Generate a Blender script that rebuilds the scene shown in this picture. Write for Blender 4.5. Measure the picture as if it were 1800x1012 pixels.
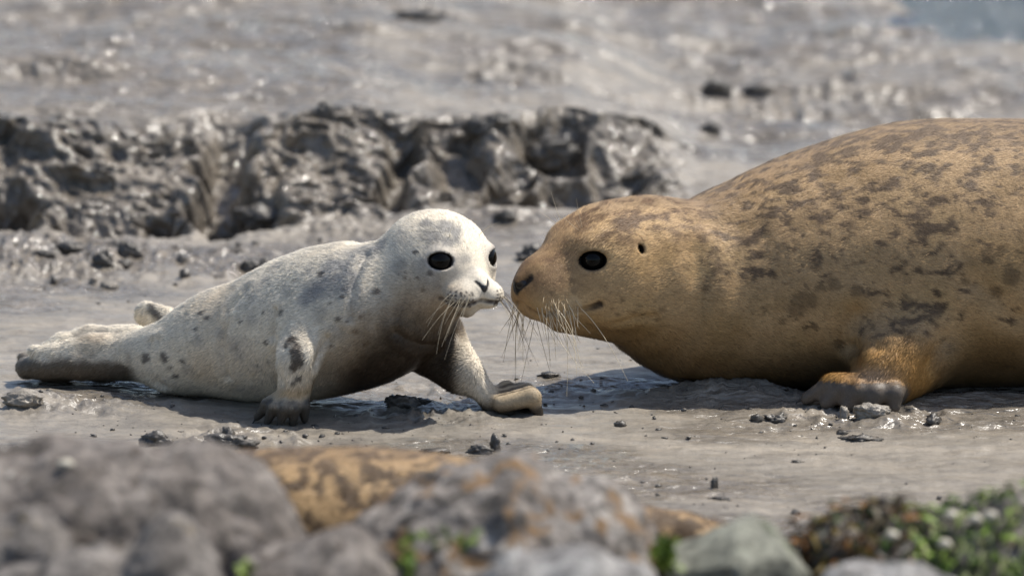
import bpy, math, random
import numpy as np
from mathutils import Vector

for o in list(bpy.data.objects):
    bpy.data.objects.remove(o, do_unlink=True)
SC = bpy.context.scene
COL = SC.collection

# ------------------------------------------------------------------ camera, sky, sun, exposure
PITCH = math.radians(11.0)
DIST = 14.0                      # metres to the seals
PXM = 1.9 / 1800.0               # metres for one photograph pixel at that distance
CAM_D = np.array([0, math.cos(PITCH), -math.sin(PITCH)])
CAM_U = np.array([0, math.sin(PITCH), math.cos(PITCH)])
CAM_R = np.array([1.0, 0, 0])
CAM_C = -DIST * CAM_D + 184 * PXM * CAM_U

cam = bpy.data.cameras.new('camera')
cam.sensor_width = 36.0
cam.lens = 36.0 * DIST / 1.9
cam.clip_start = 0.1
cam.clip_end = 3000
cam.dof.use_dof = True
cam.dof.focus_distance = DIST - 0.12
cam.dof.aperture_fstop = 2.8
camo = bpy.data.objects.new('camera', cam)
COL.objects.link(camo)
camo.location = CAM_C
camo.rotation_euler = (math.pi / 2 - PITCH, 0, 0)
SC.camera = camo

SUN_DIR = Vector((0.46, 0.20, 0.86)).normalized()
world = bpy.data.worlds.new('World')
SC.world = world
world.use_nodes = True
wn = world.node_tree
sky = wn.nodes.new('ShaderNodeTexSky')
sky.sky_type = 'NISHITA'
sky.sun_disc = False
sky.sun_elevation = math.asin(SUN_DIR.z)
sky.sun_rotation = math.atan2(SUN_DIR.x, SUN_DIR.y)
sky.air_density = 1.0
sky.dust_density = 1.6
wn.links.new(sky.outputs[0], wn.nodes['Background'].inputs[0])
wn.nodes['Background'].inputs[1].default_value = 0.125

sun = bpy.data.lights.new('sun', 'SUN')
sun.energy = 4.6
sun.angle = math.radians(0.53)
sun.color = (1.0, 0.95, 0.87)
suno = bpy.data.objects.new('sun', sun)
COL.objects.link(suno)
suno.rotation_euler = SUN_DIR.to_track_quat('Z', 'Y').to_euler()

SC.view_settings.view_transform = 'Standard'
SC.view_settings.look = 'None'
SC.view_settings.gamma = 1.0
SC.view_settings.exposure = 0.35
SC.view_settings.use_curve_mapping = False
try:
    SC.cycles.use_denoising = True
    SC.cycles.max_bounces = 6
    SC.cycles.sample_clamp_indirect = 4.0
except Exception:
    pass


def W(px, py, Y):
    """world point on the sight line of a photograph pixel at depth Y"""
    ray = CAM_D * DIST + (px - 900) * PXM * CAM_R - (py - 506) * PXM * CAM_U
    t = (Y - CAM_C[1]) / ray[1]
    return CAM_C + t * ray


def G(px, py, z=0.0):
    ray = CAM_D * DIST + (px - 900) * PXM * CAM_R - (py - 506) * PXM * CAM_U
    t = (z - CAM_C[2]) / ray[2]
    return CAM_C + t * ray


def PX(P):
    q = np.asarray(P, dtype=np.float64) - CAM_C
    dep = q @ CAM_D
    return (900 + (q @ CAM_R) / dep * DIST / PXM, 506 - (q @ CAM_U) / dep * DIST / PXM, dep)


# ------------------------------------------------------------------ numeric helpers
def _hash(ix, iy, iz, seed):
    h = (ix * np.uint32(374761393)) ^ (iy * np.uint32(668265263)) ^ (iz * np.uint32(2246822519)) ^ np.uint32((seed * 3266489917) & 0xffffffff)
    h = (h ^ (h >> np.uint32(13))) * np.uint32(1274126177)
    h = h ^ (h >> np.uint32(16))
    h = h * np.uint32(2654435761)
    h = h ^ (h >> np.uint32(15))
    return h.astype(np.float32) * np.float32(2.0 / 4294967295.0) - np.float32(1.0)


def vnoise(x, y, z=None, seed=0):
    x = np.asarray(x, np.float32); y = np.asarray(y, np.float32)
    three = z is not None
    fx = np.floor(x); fy = np.floor(y)
    ix = fx.astype(np.int32).astype(np.uint32); iy = fy.astype(np.int32).astype(np.uint32)
    u = x - fx; v = y - fy
    u = u * u * u * (u * (u * 6 - 15) + 10); v = v * v * v * (v * (v * 6 - 15) + 10)
    one = np.uint32(1)

    def plane(iz):
        a = _hash(ix, iy, iz, seed); b = _hash(ix + one, iy, iz, seed)
        c = _hash(ix, iy + one, iz, seed); d = _hash(ix + one, iy + one, iz, seed)
        t0 = a + (b - a) * u
        return t0 + (c + (d - c) * u - t0) * v
    if not three:
        return plane(np.zeros_like(ix))
    z = np.asarray(z, np.float32)
    fz = np.floor(z); iz = fz.astype(np.int32).astype(np.uint32)
    w = z - fz; w = w * w * w * (w * (w * 6 - 15) + 10)
    p0 = plane(iz); p1 = plane(iz + one)
    return p0 + (p1 - p0) * w


def fbm(x, y, z=None, octaves=4, seed=0, gain=0.5, ridged=False):
    s = 0; a = 1.0; f = 1.0; tot = 0
    for i in range(octaves):
        n = vnoise(x * f + 17.3 * i, y * f - 9.1 * i, None if z is None else z * f + 4.7 * i, seed + i * 7)
        if ridged:
            n = 1 - 2 * np.abs(n)
        s = s + a * n; tot += a; a *= gain; f *= 2.03
    return s / tot


def sstep(a, b, x):
    t = np.clip((x - a) / (b - a), 0, 1)
    return t * t * (3 - 2 * t)


def mesh_obj(name, V, F, mat=None, parent=None, smooth=True, cols=None):
    """V (n,3), F (m,k) constant size faces"""
    V = np.ascontiguousarray(V, np.float32); F = np.ascontiguousarray(F, np.int32)
    me = bpy.data.meshes.new(name)
    me.vertices.add(len(V)); me.vertices.foreach_set('co', V.ravel())
    k = F.shape[1]
    me.loops.add(F.size); me.loops.foreach_set('vertex_index', F.ravel())
    me.polygons.add(len(F)); me.polygons.foreach_set('loop_start', np.arange(0, F.size, k, dtype=np.int32))
    if smooth:
        me.polygons.foreach_set('use_smooth', np.ones(len(F), bool))
    me.update(calc_edges=True)
    for nm, c in (cols or {}).items():
        c = np.asarray(c, np.float32)
        if c.ndim == 1:
            at = me.attributes.new(nm, 'FLOAT', 'POINT'); at.data.foreach_set('value', c)
        else:
            at = me.color_attributes.new(nm, 'FLOAT_COLOR', 'POINT')
            cc = np.ones((len(V), 4), np.float32); cc[:, :3] = c
            at.data.foreach_set('color', cc.ravel())
    if mat is not None:
        me.materials.append(mat)
    o = bpy.data.objects.new(name, me)
    COL.objects.link(o)
    if parent is not None:
        o.parent = parent
    return o


def vnormals(V, F):
    if F.shape[1] == 4:
        n = np.cross(V[F[:, 2]] - V[F[:, 0]], V[F[:, 3]] - V[F[:, 1]])
    else:
        n = np.cross(V[F[:, 1]] - V[F[:, 0]], V[F[:, 2]] - V[F[:, 0]])
    N = np.zeros_like(V)
    for k in range(3):
        N[:, k] = sum(np.bincount(F[:, j], n[:, k], len(V)) for j in range(F.shape[1]))
    return N / (np.linalg.norm(N, axis=1, keepdims=True) + 1e-12)


def tag(o, label=None, cat=None, group=None, kind=None):
    if label: o['label'] = label
    if cat: o['category'] = cat
    if group: o['group'] = group
    if kind: o['kind'] = kind
    return o


def empty(name, loc=(0, 0, 0)):
    e = bpy.data.objects.new(name, None)
    e.empty_display_size = 0.05
    COL.objects.link(e)
    e.location = loc
    return e


# signed-distance field with smooth unions, turned into a mesh by surface nets
class Field:
    def __init__(s, lo, hi, h):
        s.lo = np.array(lo, float); s.h = h
        s.n = np.ceil((np.array(hi) - s.lo) / h).astype(int) + 1
        s.n += (s.n % 2 == 0)
        s.V = np.full(tuple(s.n), 0.2, np.float32)

    def box(s, lo, hi, m):
        a = np.clip(np.floor((np.array(lo) - m - s.lo) / s.h).astype(int), 0, s.n - 2)
        b = np.clip(np.ceil((np.array(hi) + m - s.lo) / s.h).astype(int) + 1, a + 1, s.n)
        sl = tuple(slice(int(i), int(j)) for i, j in zip(a, b))
        ax = [(s.lo[i] + s.h * np.arange(a[i], b[i])).astype(np.float32) for i in range(3)]
        return sl, ax[0][:, None, None], ax[1][None, :, None], ax[2][None, None, :]

    def comb(s, sl, d, k, sub=False):
        a = s.V[sl]
        if sub:
            d = -d
            hh = np.maximum(k - np.abs(a - d), 0) / max(k, 1e-6)
            s.V[sl] = np.maximum(a, d) + hh * hh * k * .25
        else:
            hh = np.maximum(k - np.abs(a - d), 0) / max(k, 1e-6)
            s.V[sl] = np.minimum(a, d) - hh * hh * k * .25

    def ell(s, c, r, R=None, k=.02, sub=False):
        c = np.array(c, float); r = np.array(r, float) * np.ones(3)
        m = r.max()
        sl, X, Y, Z = s.box(c - m, c + m, k * 1.5 + .01)
        q = [X - c[0], Y - c[1], Z - c[2]]
        if R is not None:
            q = [q[0] * R[0][i] + q[1] * R[1][i] + q[2] * R[2][i] for i in range(3)]
        k0 = np.sqrt(sum((q[i] / r[i]) ** 2 for i in range(3)))
        k1 = np.sqrt(sum((q[i] / r[i] ** 2) ** 2 for i in range(3))) + 1e-6
        s.comb(sl, (k0 * (k0 - 1) / k1).astype(np.float32), k, sub)

    def cone(s, a, b, ra, rb, k=.02, sub=False, flat=None, fs=1.0):
        """round cone; flat = unit axis along which it is fs times thicker (fs<1: flattened)"""
        a = np.array(a, float); b = np.array(b, float); m = max(ra, rb) * max(1, fs)
        sl, X, Y, Z = s.box(np.minimum(a, b) - m, np.maximum(a, b) + m, k * 1.5 + .01)
        ab = b - a; L = ab @ ab + 1e-12
        q = [X - a[0], Y - a[1], Z - a[2]]
        t = np.clip((q[0] * ab[0] + q[1] * ab[1] + q[2] * ab[2]) / L, 0, 1)
        q = [q[i] - t * ab[i] for i in range(3)]
        d2 = q[0] ** 2 + q[1] ** 2 + q[2] ** 2
        if flat is not None:
            f = np.array(flat, float); f /= np.linalg.norm(f)
            w = q[0] * f[0] + q[1] * f[1] + q[2] * f[2]
            d2 = d2 - w * w + (w / fs) ** 2
        d = np.sqrt(d2) - (ra + (rb - ra) * t)
        s.comb(sl, d.astype(np.float32), k, sub)

    def chain(s, pts, rs, k=.02, flat=None, fs=1.0):
        for i in range(len(pts) - 1):
            s.cone(pts[i], pts[i + 1], rs[i], rs[i + 1], k, flat=flat, fs=fs)

    def tube(s, pts, rw, ru, rd, k=.03, n=40):
        """smooth tube along a spine with half width, upper and lower half height"""
        pts = np.array(pts, float)
        tt = np.concatenate([[0], np.cumsum(np.linalg.norm(np.diff(pts, axis=0), axis=1))])
        u = np.linspace(0, tt[-1], n)
        S = np.stack([cubic(tt, pts[:, i], u) for i in range(3)], 1)
        RW, RU, RD = cubic(tt, rw, u), cubic(tt, ru, u), cubic(tt, rd, u)
        T = np.gradient(S, axis=0); T /= np.linalg.norm(T, axis=1, keepdims=True)
        SI = np.cross(np.array([0, 0, 1.0]), T); SI /= np.linalg.norm(SI, axis=1, keepdims=True)
        UP = np.cross(T, SI)
        # half resolution grid, then doubled
        nn = (s.n - 1) // 2 + 1
        ax = [(s.lo[i] + 2 * s.h * np.arange(nn[i])).astype(np.float32) for i in range(3)]
        X, Y, Z = np.meshgrid(*ax, indexing='ij')
        P = np.stack([X, Y, Z], -1).reshape(-1, 3)
        best = np.full(len(P), 1e9, np.float32); idx = np.zeros(len(P), np.float32)
        for i in range(n - 1):
            ab = (S[i + 1] - S[i]).astype(np.float32)
            q = P - S[i].astype(np.float32)
            t = np.clip(q @ ab / (ab @ ab), 0, 1)
            d2 = ((q - t[:, None] * ab) ** 2).sum(1)
            m = d2 < best
            best = np.where(m, d2, best); idx = np.where(m, i + t, idx)
        i0 = np.minimum(idx.astype(int), n - 2); f = (idx - i0)[:, None]
        lp = lambda A: (A[i0] * (1 - f) + A[i0 + 1] * f) if A.ndim == 2 else A[i0] * (1 - f[:, 0]) + A[i0 + 1] * f[:, 0]
        q = P - lp(S)
        si = lp(SI); up = lp(UP); tg = lp(T)
        a = (q * si).sum(1); b = (q * up).sum(1); c = (q * tg).sum(1)
        w_ = lp(RW); h_ = np.where(b > 0, lp(RU), lp(RD))
        k0 = np.sqrt((a / w_) ** 2 + (b / h_) ** 2 + (c / np.minimum(w_, h_)) ** 2) + 1e-5
        L = np.sqrt((q ** 2).sum(1)) + 1e-6
        d = (L * (1 - 1 / k0)).reshape(X.shape).astype(np.float32)
        for axn in range(3):
            m = np.moveaxis(d, axn, 0)
            o = np.empty((2 * m.shape[0] - 1,) + m.shape[1:], np.float32)
            o[::2] = m; o[1::2] = (m[1:] + m[:-1]) * .5
            d = np.moveaxis(o, 0, axn)
        sl = tuple(slice(0, int(i)) for i in s.n)
        s.comb(sl, d[sl], k)

    def mesh(s):
        V = s.V.copy()
        for axn in range(3):       # closed at the borders
            m = np.moveaxis(V, axn, 0)
            m[0] = np.maximum(m[0], 1e-3); m[-1] = np.maximum(m[-1], 1e-3)
        ins = V < 0
        n = s.n
        cnt = sum(ins[i:n[0] - 1 + i, j:n[1] - 1 + j, k:n[2] - 1 + k].astype(np.int8) for i in (0, 1) for j in (0, 1) for k in (0, 1))
        act = np.argwhere((cnt > 0) & (cnt < 8))
        cid = np.full(tuple(n - 1), -1, np.int32)
        cid[tuple(act.T)] = np.arange(len(act))
        P = np.zeros((len(act), 3)); C = np.zeros(len(act))
        cor = [(i, j, k) for i in (0, 1) for j in (0, 1) for k in (0, 1)]
        val = {c: V[act[:, 0] + c[0], act[:, 1] + c[1], act[:, 2] + c[2]] for c in cor}
        for c in cor:
            for a in range(3):
                if c[a] == 0:
                    e = list(c); e[a] = 1; e = tuple(e)
                    v0, v1 = val[c], val[e]
                    m = (v0 < 0) != (v1 < 0)
                    t = v0 / np.where(m, v0 - v1, 1)
                    for b in range(3):
                        P[:, b] += m * (c[b] + (t if b == a else 0))
                    C += m
        P = (act + P / C[:, None]) * s.h + s.lo
        Q = []
        for a in range(3):
            b, c = (a + 1) % 3, (a + 2) % 3
            m0 = np.moveaxis(ins, a, 0)
            cr = np.moveaxis(m0[:-1] != m0[1:], 0, a)
            e = np.argwhere(cr)
            e = e[(e[:, b] > 0) & (e[:, c] > 0) & (e[:, b] < n[b] - 1) & (e[:, c] < n[c] - 1)]
            flip = ins[tuple(e.T)]
            g = lambda db, dc: cid[tuple((e - db * np.eye(3, dtype=int)[b] - dc * np.eye(3, dtype=int)[c]).T)]
            q = np.stack([g(1, 1), g(0, 1), g(0, 0), g(1, 0)], 1)
            q[~flip] = q[~flip][:, ::-1]
            Q.append(q)
        F = np.concatenate(Q)
        return P, F


def cubic(x, y, u):
    """monotone-ish cubic interpolation (Catmull-Rom tangents)"""
    x = np.asarray(x, float); y = np.asarray(y, float)
    m = np.gradient(y, x)
    i = np.clip(np.searchsorted(x, u) - 1, 0, len(x) - 2)
    h = x[i + 1] - x[i]; t = (u - x[i]) / h
    return ((2 * t ** 3 - 3 * t ** 2 + 1) * y[i] + (t ** 3 - 2 * t ** 2 + t) * h * m[i]
            + (-2 * t ** 3 + 3 * t ** 2) * y[i + 1] + (t ** 3 - t ** 2) * h * m[i + 1])


def smooth_mesh(V, F, it=2, lam=.5):
    deg = sum(np.bincount(F[:, j], minlength=len(V)) for j in range(4)) * 2.0
    for _ in range(it):
        A = np.zeros_like(V)
        for k in range(3):
            for j in range(4):
                A[:, k] += np.bincount(F[:, j], V[F[:, (j + 1) % 4], k] + V[F[:, (j + 3) % 4], k], len(V))
        V = V + lam * (A / deg[:, None] - V)
    return V


# ------------------------------------------------------------------ materials
def new_mat(name):
    m = bpy.data.materials.new(name); m.use_nodes = True
    nt = m.node_tree
    return m, nt, nt.nodes['Principled BSDF']


def node(nt, t, **kw):
    n = nt.nodes.new(t)
    for k, v in kw.items():
        if k.startswith('i_'):
            n.inputs[k[2:].replace('_', ' ')].default_value = v
        else:
            setattr(n, k, v)
    return n


def noise(nt, scale, detail=4, rough=.55, vec=None, dist=0.0):
    n = node(nt, 'ShaderNodeTexNoise')
    n.inputs['Scale'].default_value = scale; n.inputs['Detail'].default_value = detail
    n.inputs['Roughness'].default_value = rough; n.inputs['Distortion'].default_value = dist
    if vec is not None: nt.links.new(vec, n.inputs['Vector'])
    return n.outputs['Fac']


def ramp(nt, fac, stops):
    r = node(nt, 'ShaderNodeValToRGB')
    while len(r.color_ramp.elements) < len(stops):
        r.color_ramp.elements.new(0.5)
    for e, (p, c) in zip(r.color_ramp.elements, stops):
        e.position = p
        e.color = (c, c, c, 1) if isinstance(c, (int, float)) else (*c, 1)
    nt.links.new(fac, r.inputs[0])
    return r.outputs[0]


def mix(nt, f, a, b, mode='MIX'):
    m = node(nt, 'ShaderNodeMix', data_type='RGBA', blend_type=mode)
    for v, s in ((f, m.inputs[0]), (a, m.inputs[6]), (b, m.inputs[7])):
        if hasattr(v, 'is_linked'): nt.links.new(v, s)
        elif isinstance(v, (int, float)): s.default_value = v if s == m.inputs[0] else (v, v, v, 1)
        else: s.default_value = (*v, 1)
    return m.outputs[2]


def bump(nt, h, strength, dist, nrm=None):
    b = node(nt, 'ShaderNodeBump')
    b.inputs['Strength'].default_value = strength; b.inputs['Distance'].default_value = dist
    nt.links.new(h, b.inputs['Height'])
    if nrm is not None: nt.links.new(nrm, b.inputs['Normal'])
    return b.outputs['Normal']


def objvec(nt, scale=(1, 1, 1)):
    tc = node(nt, 'ShaderNodeTexCoord')
    mp = node(nt, 'ShaderNodeMapping'); mp.inputs['Scale'].default_value = scale
    nt.links.new(tc.outputs['Object'], mp.inputs['Vector'])
    return mp.outputs['Vector']


def mat_mud():
    m, nt, b = new_mat('wet_mud')
    v = objvec(nt); vs = objvec(nt, (1, 2.2, 1))
    at = node(nt, 'ShaderNodeAttribute', attribute_name='wet').outputs['Fac']
    da = node(nt, 'ShaderNodeAttribute', attribute_name='dark').outputs['Fac']
    big = noise(nt, 2.3, 5, .6, vs)
    base = ramp(nt, big, [(.30, (.168, .149, .122)), (.50, (.222, .196, .160)), (.70, (.280, .247, .202))])
    med = noise(nt, 17, 6, .62, vs, .4)
    base = mix(nt, .55, base, ramp(nt, med, [(.30, (.60, .60, .61)), (.52, (1, 1, 1)), (.75, (1.18, 1.14, 1.08))]), 'MULTIPLY')
    st = noise(nt, 8, 5, .65, objvec(nt, (.9, 2.2, 1)), .8)
    base = mix(nt, .75, base, ramp(nt, st, [(.34, (.62, .61, .61)), (.48, (1, 1, 1)), (.70, (1.16, 1.13, 1.09))]), 'MULTIPLY')
    fine = noise(nt, 170, 3, .6, v)
    base = mix(nt, .5, base, ramp(nt, fine, [(.3, .66), (.5, 1.0), (.72, 1.22)]), 'MULTIPLY')
    wetc = mix(nt, 1.0, base, (.80, .79, .79), 'MULTIPLY')
    base = mix(nt, at, base, wetc)
    base = mix(nt, da, base, (.030, .028, .026))
    nt.links.new(base, b.inputs['Base Color'])
    r1 = ramp(nt, noise(nt, 9, 4, .6, vs), [(.35, .62), (.65, .38)])
    rr = mix(nt, at, r1, ramp(nt, noise(nt, 22, 4, .6, vs), [(.40, .28), (.52, .085)]))
    nt.links.new(rr, b.inputs['Roughness'])
    b.inputs['Specular IOR Level'].default_value = .5
    vl = objvec(nt, (.85, 1.9, 1))
    h0 = noise(nt, 15, 2, .5, vl, .6)
    h1 = noise(nt, 48, 2, .5, vs, .3)
    h2 = noise(nt, 330, 2, .6, v)
    amt = node(nt, 'ShaderNodeMath', operation='MULTIPLY_ADD'); nt.links.new(at, amt.inputs[0]); amt.inputs[1].default_value = .75; amt.inputs[2].default_value = .25
    n0 = bump(nt, h0, .9, .030)
    nt.links.new(amt.outputs[0], n0.node.inputs['Strength'])
    n1 = bump(nt, h1, 1.0, .0045, n0)
    nt.links.new(amt.outputs[0], n1.node.inputs['Strength'])
    dry = node(nt, 'ShaderNodeMath', operation='MULTIPLY_ADD'); nt.links.new(at, dry.inputs[0]); dry.inputs[1].default_value = -.6; dry.inputs[2].default_value = .85
    n2 = bump(nt, h2, .6, .0016, n1)
    nt.links.new(dry.outputs[0], n2.node.inputs['Strength'])
    nt.links.new(n2, b.inputs['Normal'])
    return m


def mat_clod():
    m, nt, b = new_mat('dark_wet_clod')
    v = objvec(nt)
    n = noise(nt, 60, 5, .65, v)
    nt.links.new(ramp(nt, n, [(.3, (.030, .028, .025)), (.52, (.070, .063, .054)), (.72, (.17, .15, .125))]), b.inputs['Base Color'])
    nt.links.new(ramp(nt, noise(nt, 35, 3, .5, v), [(.35, .22), (.65, .6)]), b.inputs['Roughness'])
    nt.links.new(bump(nt, noise(nt, 150, 4, .6, v), .6, .003), b.inputs['Normal'])
    return m


def mat_rock(name, dark, mid, light, patch=None, pamt=.0, green=0.0, scale=1.0):
    m, nt, b = new_mat(name)
    v = objvec(nt, (scale,) * 3)
    n = noise(nt, 7, 8, .66, v, .5)
    c = ramp(nt, n, [(.32, dark), (.50, mid), (.68, light)])
    sp = noise(nt, 30, 6, .75, v, .6)
    c = mix(nt, .95, c, ramp(nt, sp, [(.38, .28 if patch is not None and pamt > .05 else .48), (.5, 1.05), (.62, 2.0 if pamt > .05 else 1.55)]), 'MULTIPLY')
    hol = noise(nt, 15, 4, .6, v, .3)
    c = mix(nt, .9, c, ramp(nt, hol, [(.30, .35), (.42, 1.0)]), 'MULTIPLY')
    if patch is not None:
        pm = ramp(nt, noise(nt, 13, 5, .6, v, .8), [(.62 - pamt, 0.0), (.67 - pamt, 1.0)])
        c = mix(nt, pm, c, patch)
    vo = node(nt, 'ShaderNodeTexVoronoi'); vo.inputs['Scale'].default_value = 30
    nt.links.new(v, vo.inputs['Vector'])
    bl = ramp(nt, vo.outputs['Distance'], [(.10, 1.0), (.20, 0.0)])
    bm = mix(nt, 1.0, bl, ramp(nt, noise(nt, 5, 3, .5, v), [(.52, 0.0), (.6, .8)]), 'MULTIPLY')
    c = mix(nt, bm, c, (.62, .60, .55))
    if green > 0:
        gm = ramp(nt, noise(nt, 4, 5, .65, v, .4), [(.62 - green * .25, 0.0), (.75 - green * .25, 1.0)])
        c = mix(nt, gm, c, (.075, .11, .022))
    nt.links.new(c, b.inputs['Base Color'])
    b.inputs['Roughness'].default_value = .82
    b.inputs['Specular IOR Level'].default_value = .3
    nt.links.new(bump(nt, noise(nt, 26, 8, .72, v), 1.0, .022), b.inputs['Normal'])
    return m


def mat_attr(name, rough=.6, spec=.3, bscale=0, bstr=0, sheen=0, attr='Col', rattr=None):
    m, nt, b = new_mat(name)
    a = node(nt, 'ShaderNodeAttribute', attribute_name=attr)
    col = a.outputs['Color']
    if bscale:
        v = objvec(nt)
        nf = noise(nt, bscale, 3, .6, v)
        col = mix(nt, .35, col, ramp(nt, nf, [(.3, .55), (.5, 1.0), (.7, 1.25)]), 'MULTIPLY')
        nt.links.new(bump(nt, nf, bstr, .002), b.inputs['Normal'])
    nt.links.new(col, b.inputs['Base Color'])
    b.inputs['Roughness'].default_value = rough
    if rattr:
        ra = node(nt, 'ShaderNodeAttribute', attribute_name=rattr)
        mr = node(nt, 'ShaderNodeMapRange')
        mr.inputs['To Min'].default_value = rough; mr.inputs['To Max'].default_value = .30
        nt.links.new(ra.outputs['Fac'], mr.inputs['Value'])
        nt.links.new(mr.outputs[0], b.inputs['Roughness'])
    b.inputs['Specular IOR Level'].default_value = spec
    if sheen:
        b.inputs['Sheen Weight'].default_value = sheen
        b.inputs['Sheen Roughness'].default_value = .4
    return m


def mat_plain(name, col, rough=.5, spec=.5, nscale=80, var=.3):
    m, nt, b = new_mat(name)
    v = objvec(nt)
    n = noise(nt, nscale, 3, .6, v)
    d = tuple(c * (1 - var) for c in col); l = tuple(min(1, c * (1 + var)) for c in col)
    nt.links.new(ramp(nt, n, [(.3, d), (.7, l)]), b.inputs['Base Color'])
    b.inputs['Roughness'].default_value = rough
    b.inputs['Specular IOR Level'].default_value = spec
    return m


M_MUD = mat_mud()
M_CLOD = mat_clod()
M_BODY = mat_attr('seal_skin', .62, .25, 260, .25, rattr='wetfur')
M_FUR = mat_attr('seal_fur', .55, .22, rattr='wetfur')
M_EYE = mat_plain('black_eye', (.004, .0035, .003), .03, .16, 60, .3)
M_LID = mat_plain('dark_eyelid', (.018, .014, .012), .35, .4)
M_NOSE = mat_plain('black_nose', (.016, .015, .016), .32, .45, 200, .5)
M_WHISK = mat_plain('pale_whisker', (.62, .52, .36), .35, .5, 40, .15)
M_WHISKD = mat_plain('brown_whisker', (.10, .07, .045), .4, .4, 40, .3)
M_BRIST = mat_plain('dull_bristle', (.50, .40, .26), .75, .15, 40, .2)
M_CLAW = mat_plain('dark_claw', (.03, .026, .022), .35, .5, 60, .4)

# ------------------------------------------------------------------ the mudflat
YB_px = [(-700, 400), (0, 396), (150, 402), (250, 398), (420, 398), (520, 388), (640, 380), (760, 372), (900, 362), (1040, 356), (1160, 346), (1260, 338), (1400, 330), (2600, 330)]
_yb = np.array([G(x, y)[:2] for x, y in YB_px])
H_px = [(-700, .15), (0, .155), (400, .155), (640, .150), (760, .13), (1000, .115), (1130, .07), (1230, .02), (1330, .0), (2600, .0)]
_hb = np.array([(G(x, 390)[0], h) for x, h in H_px])


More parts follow.
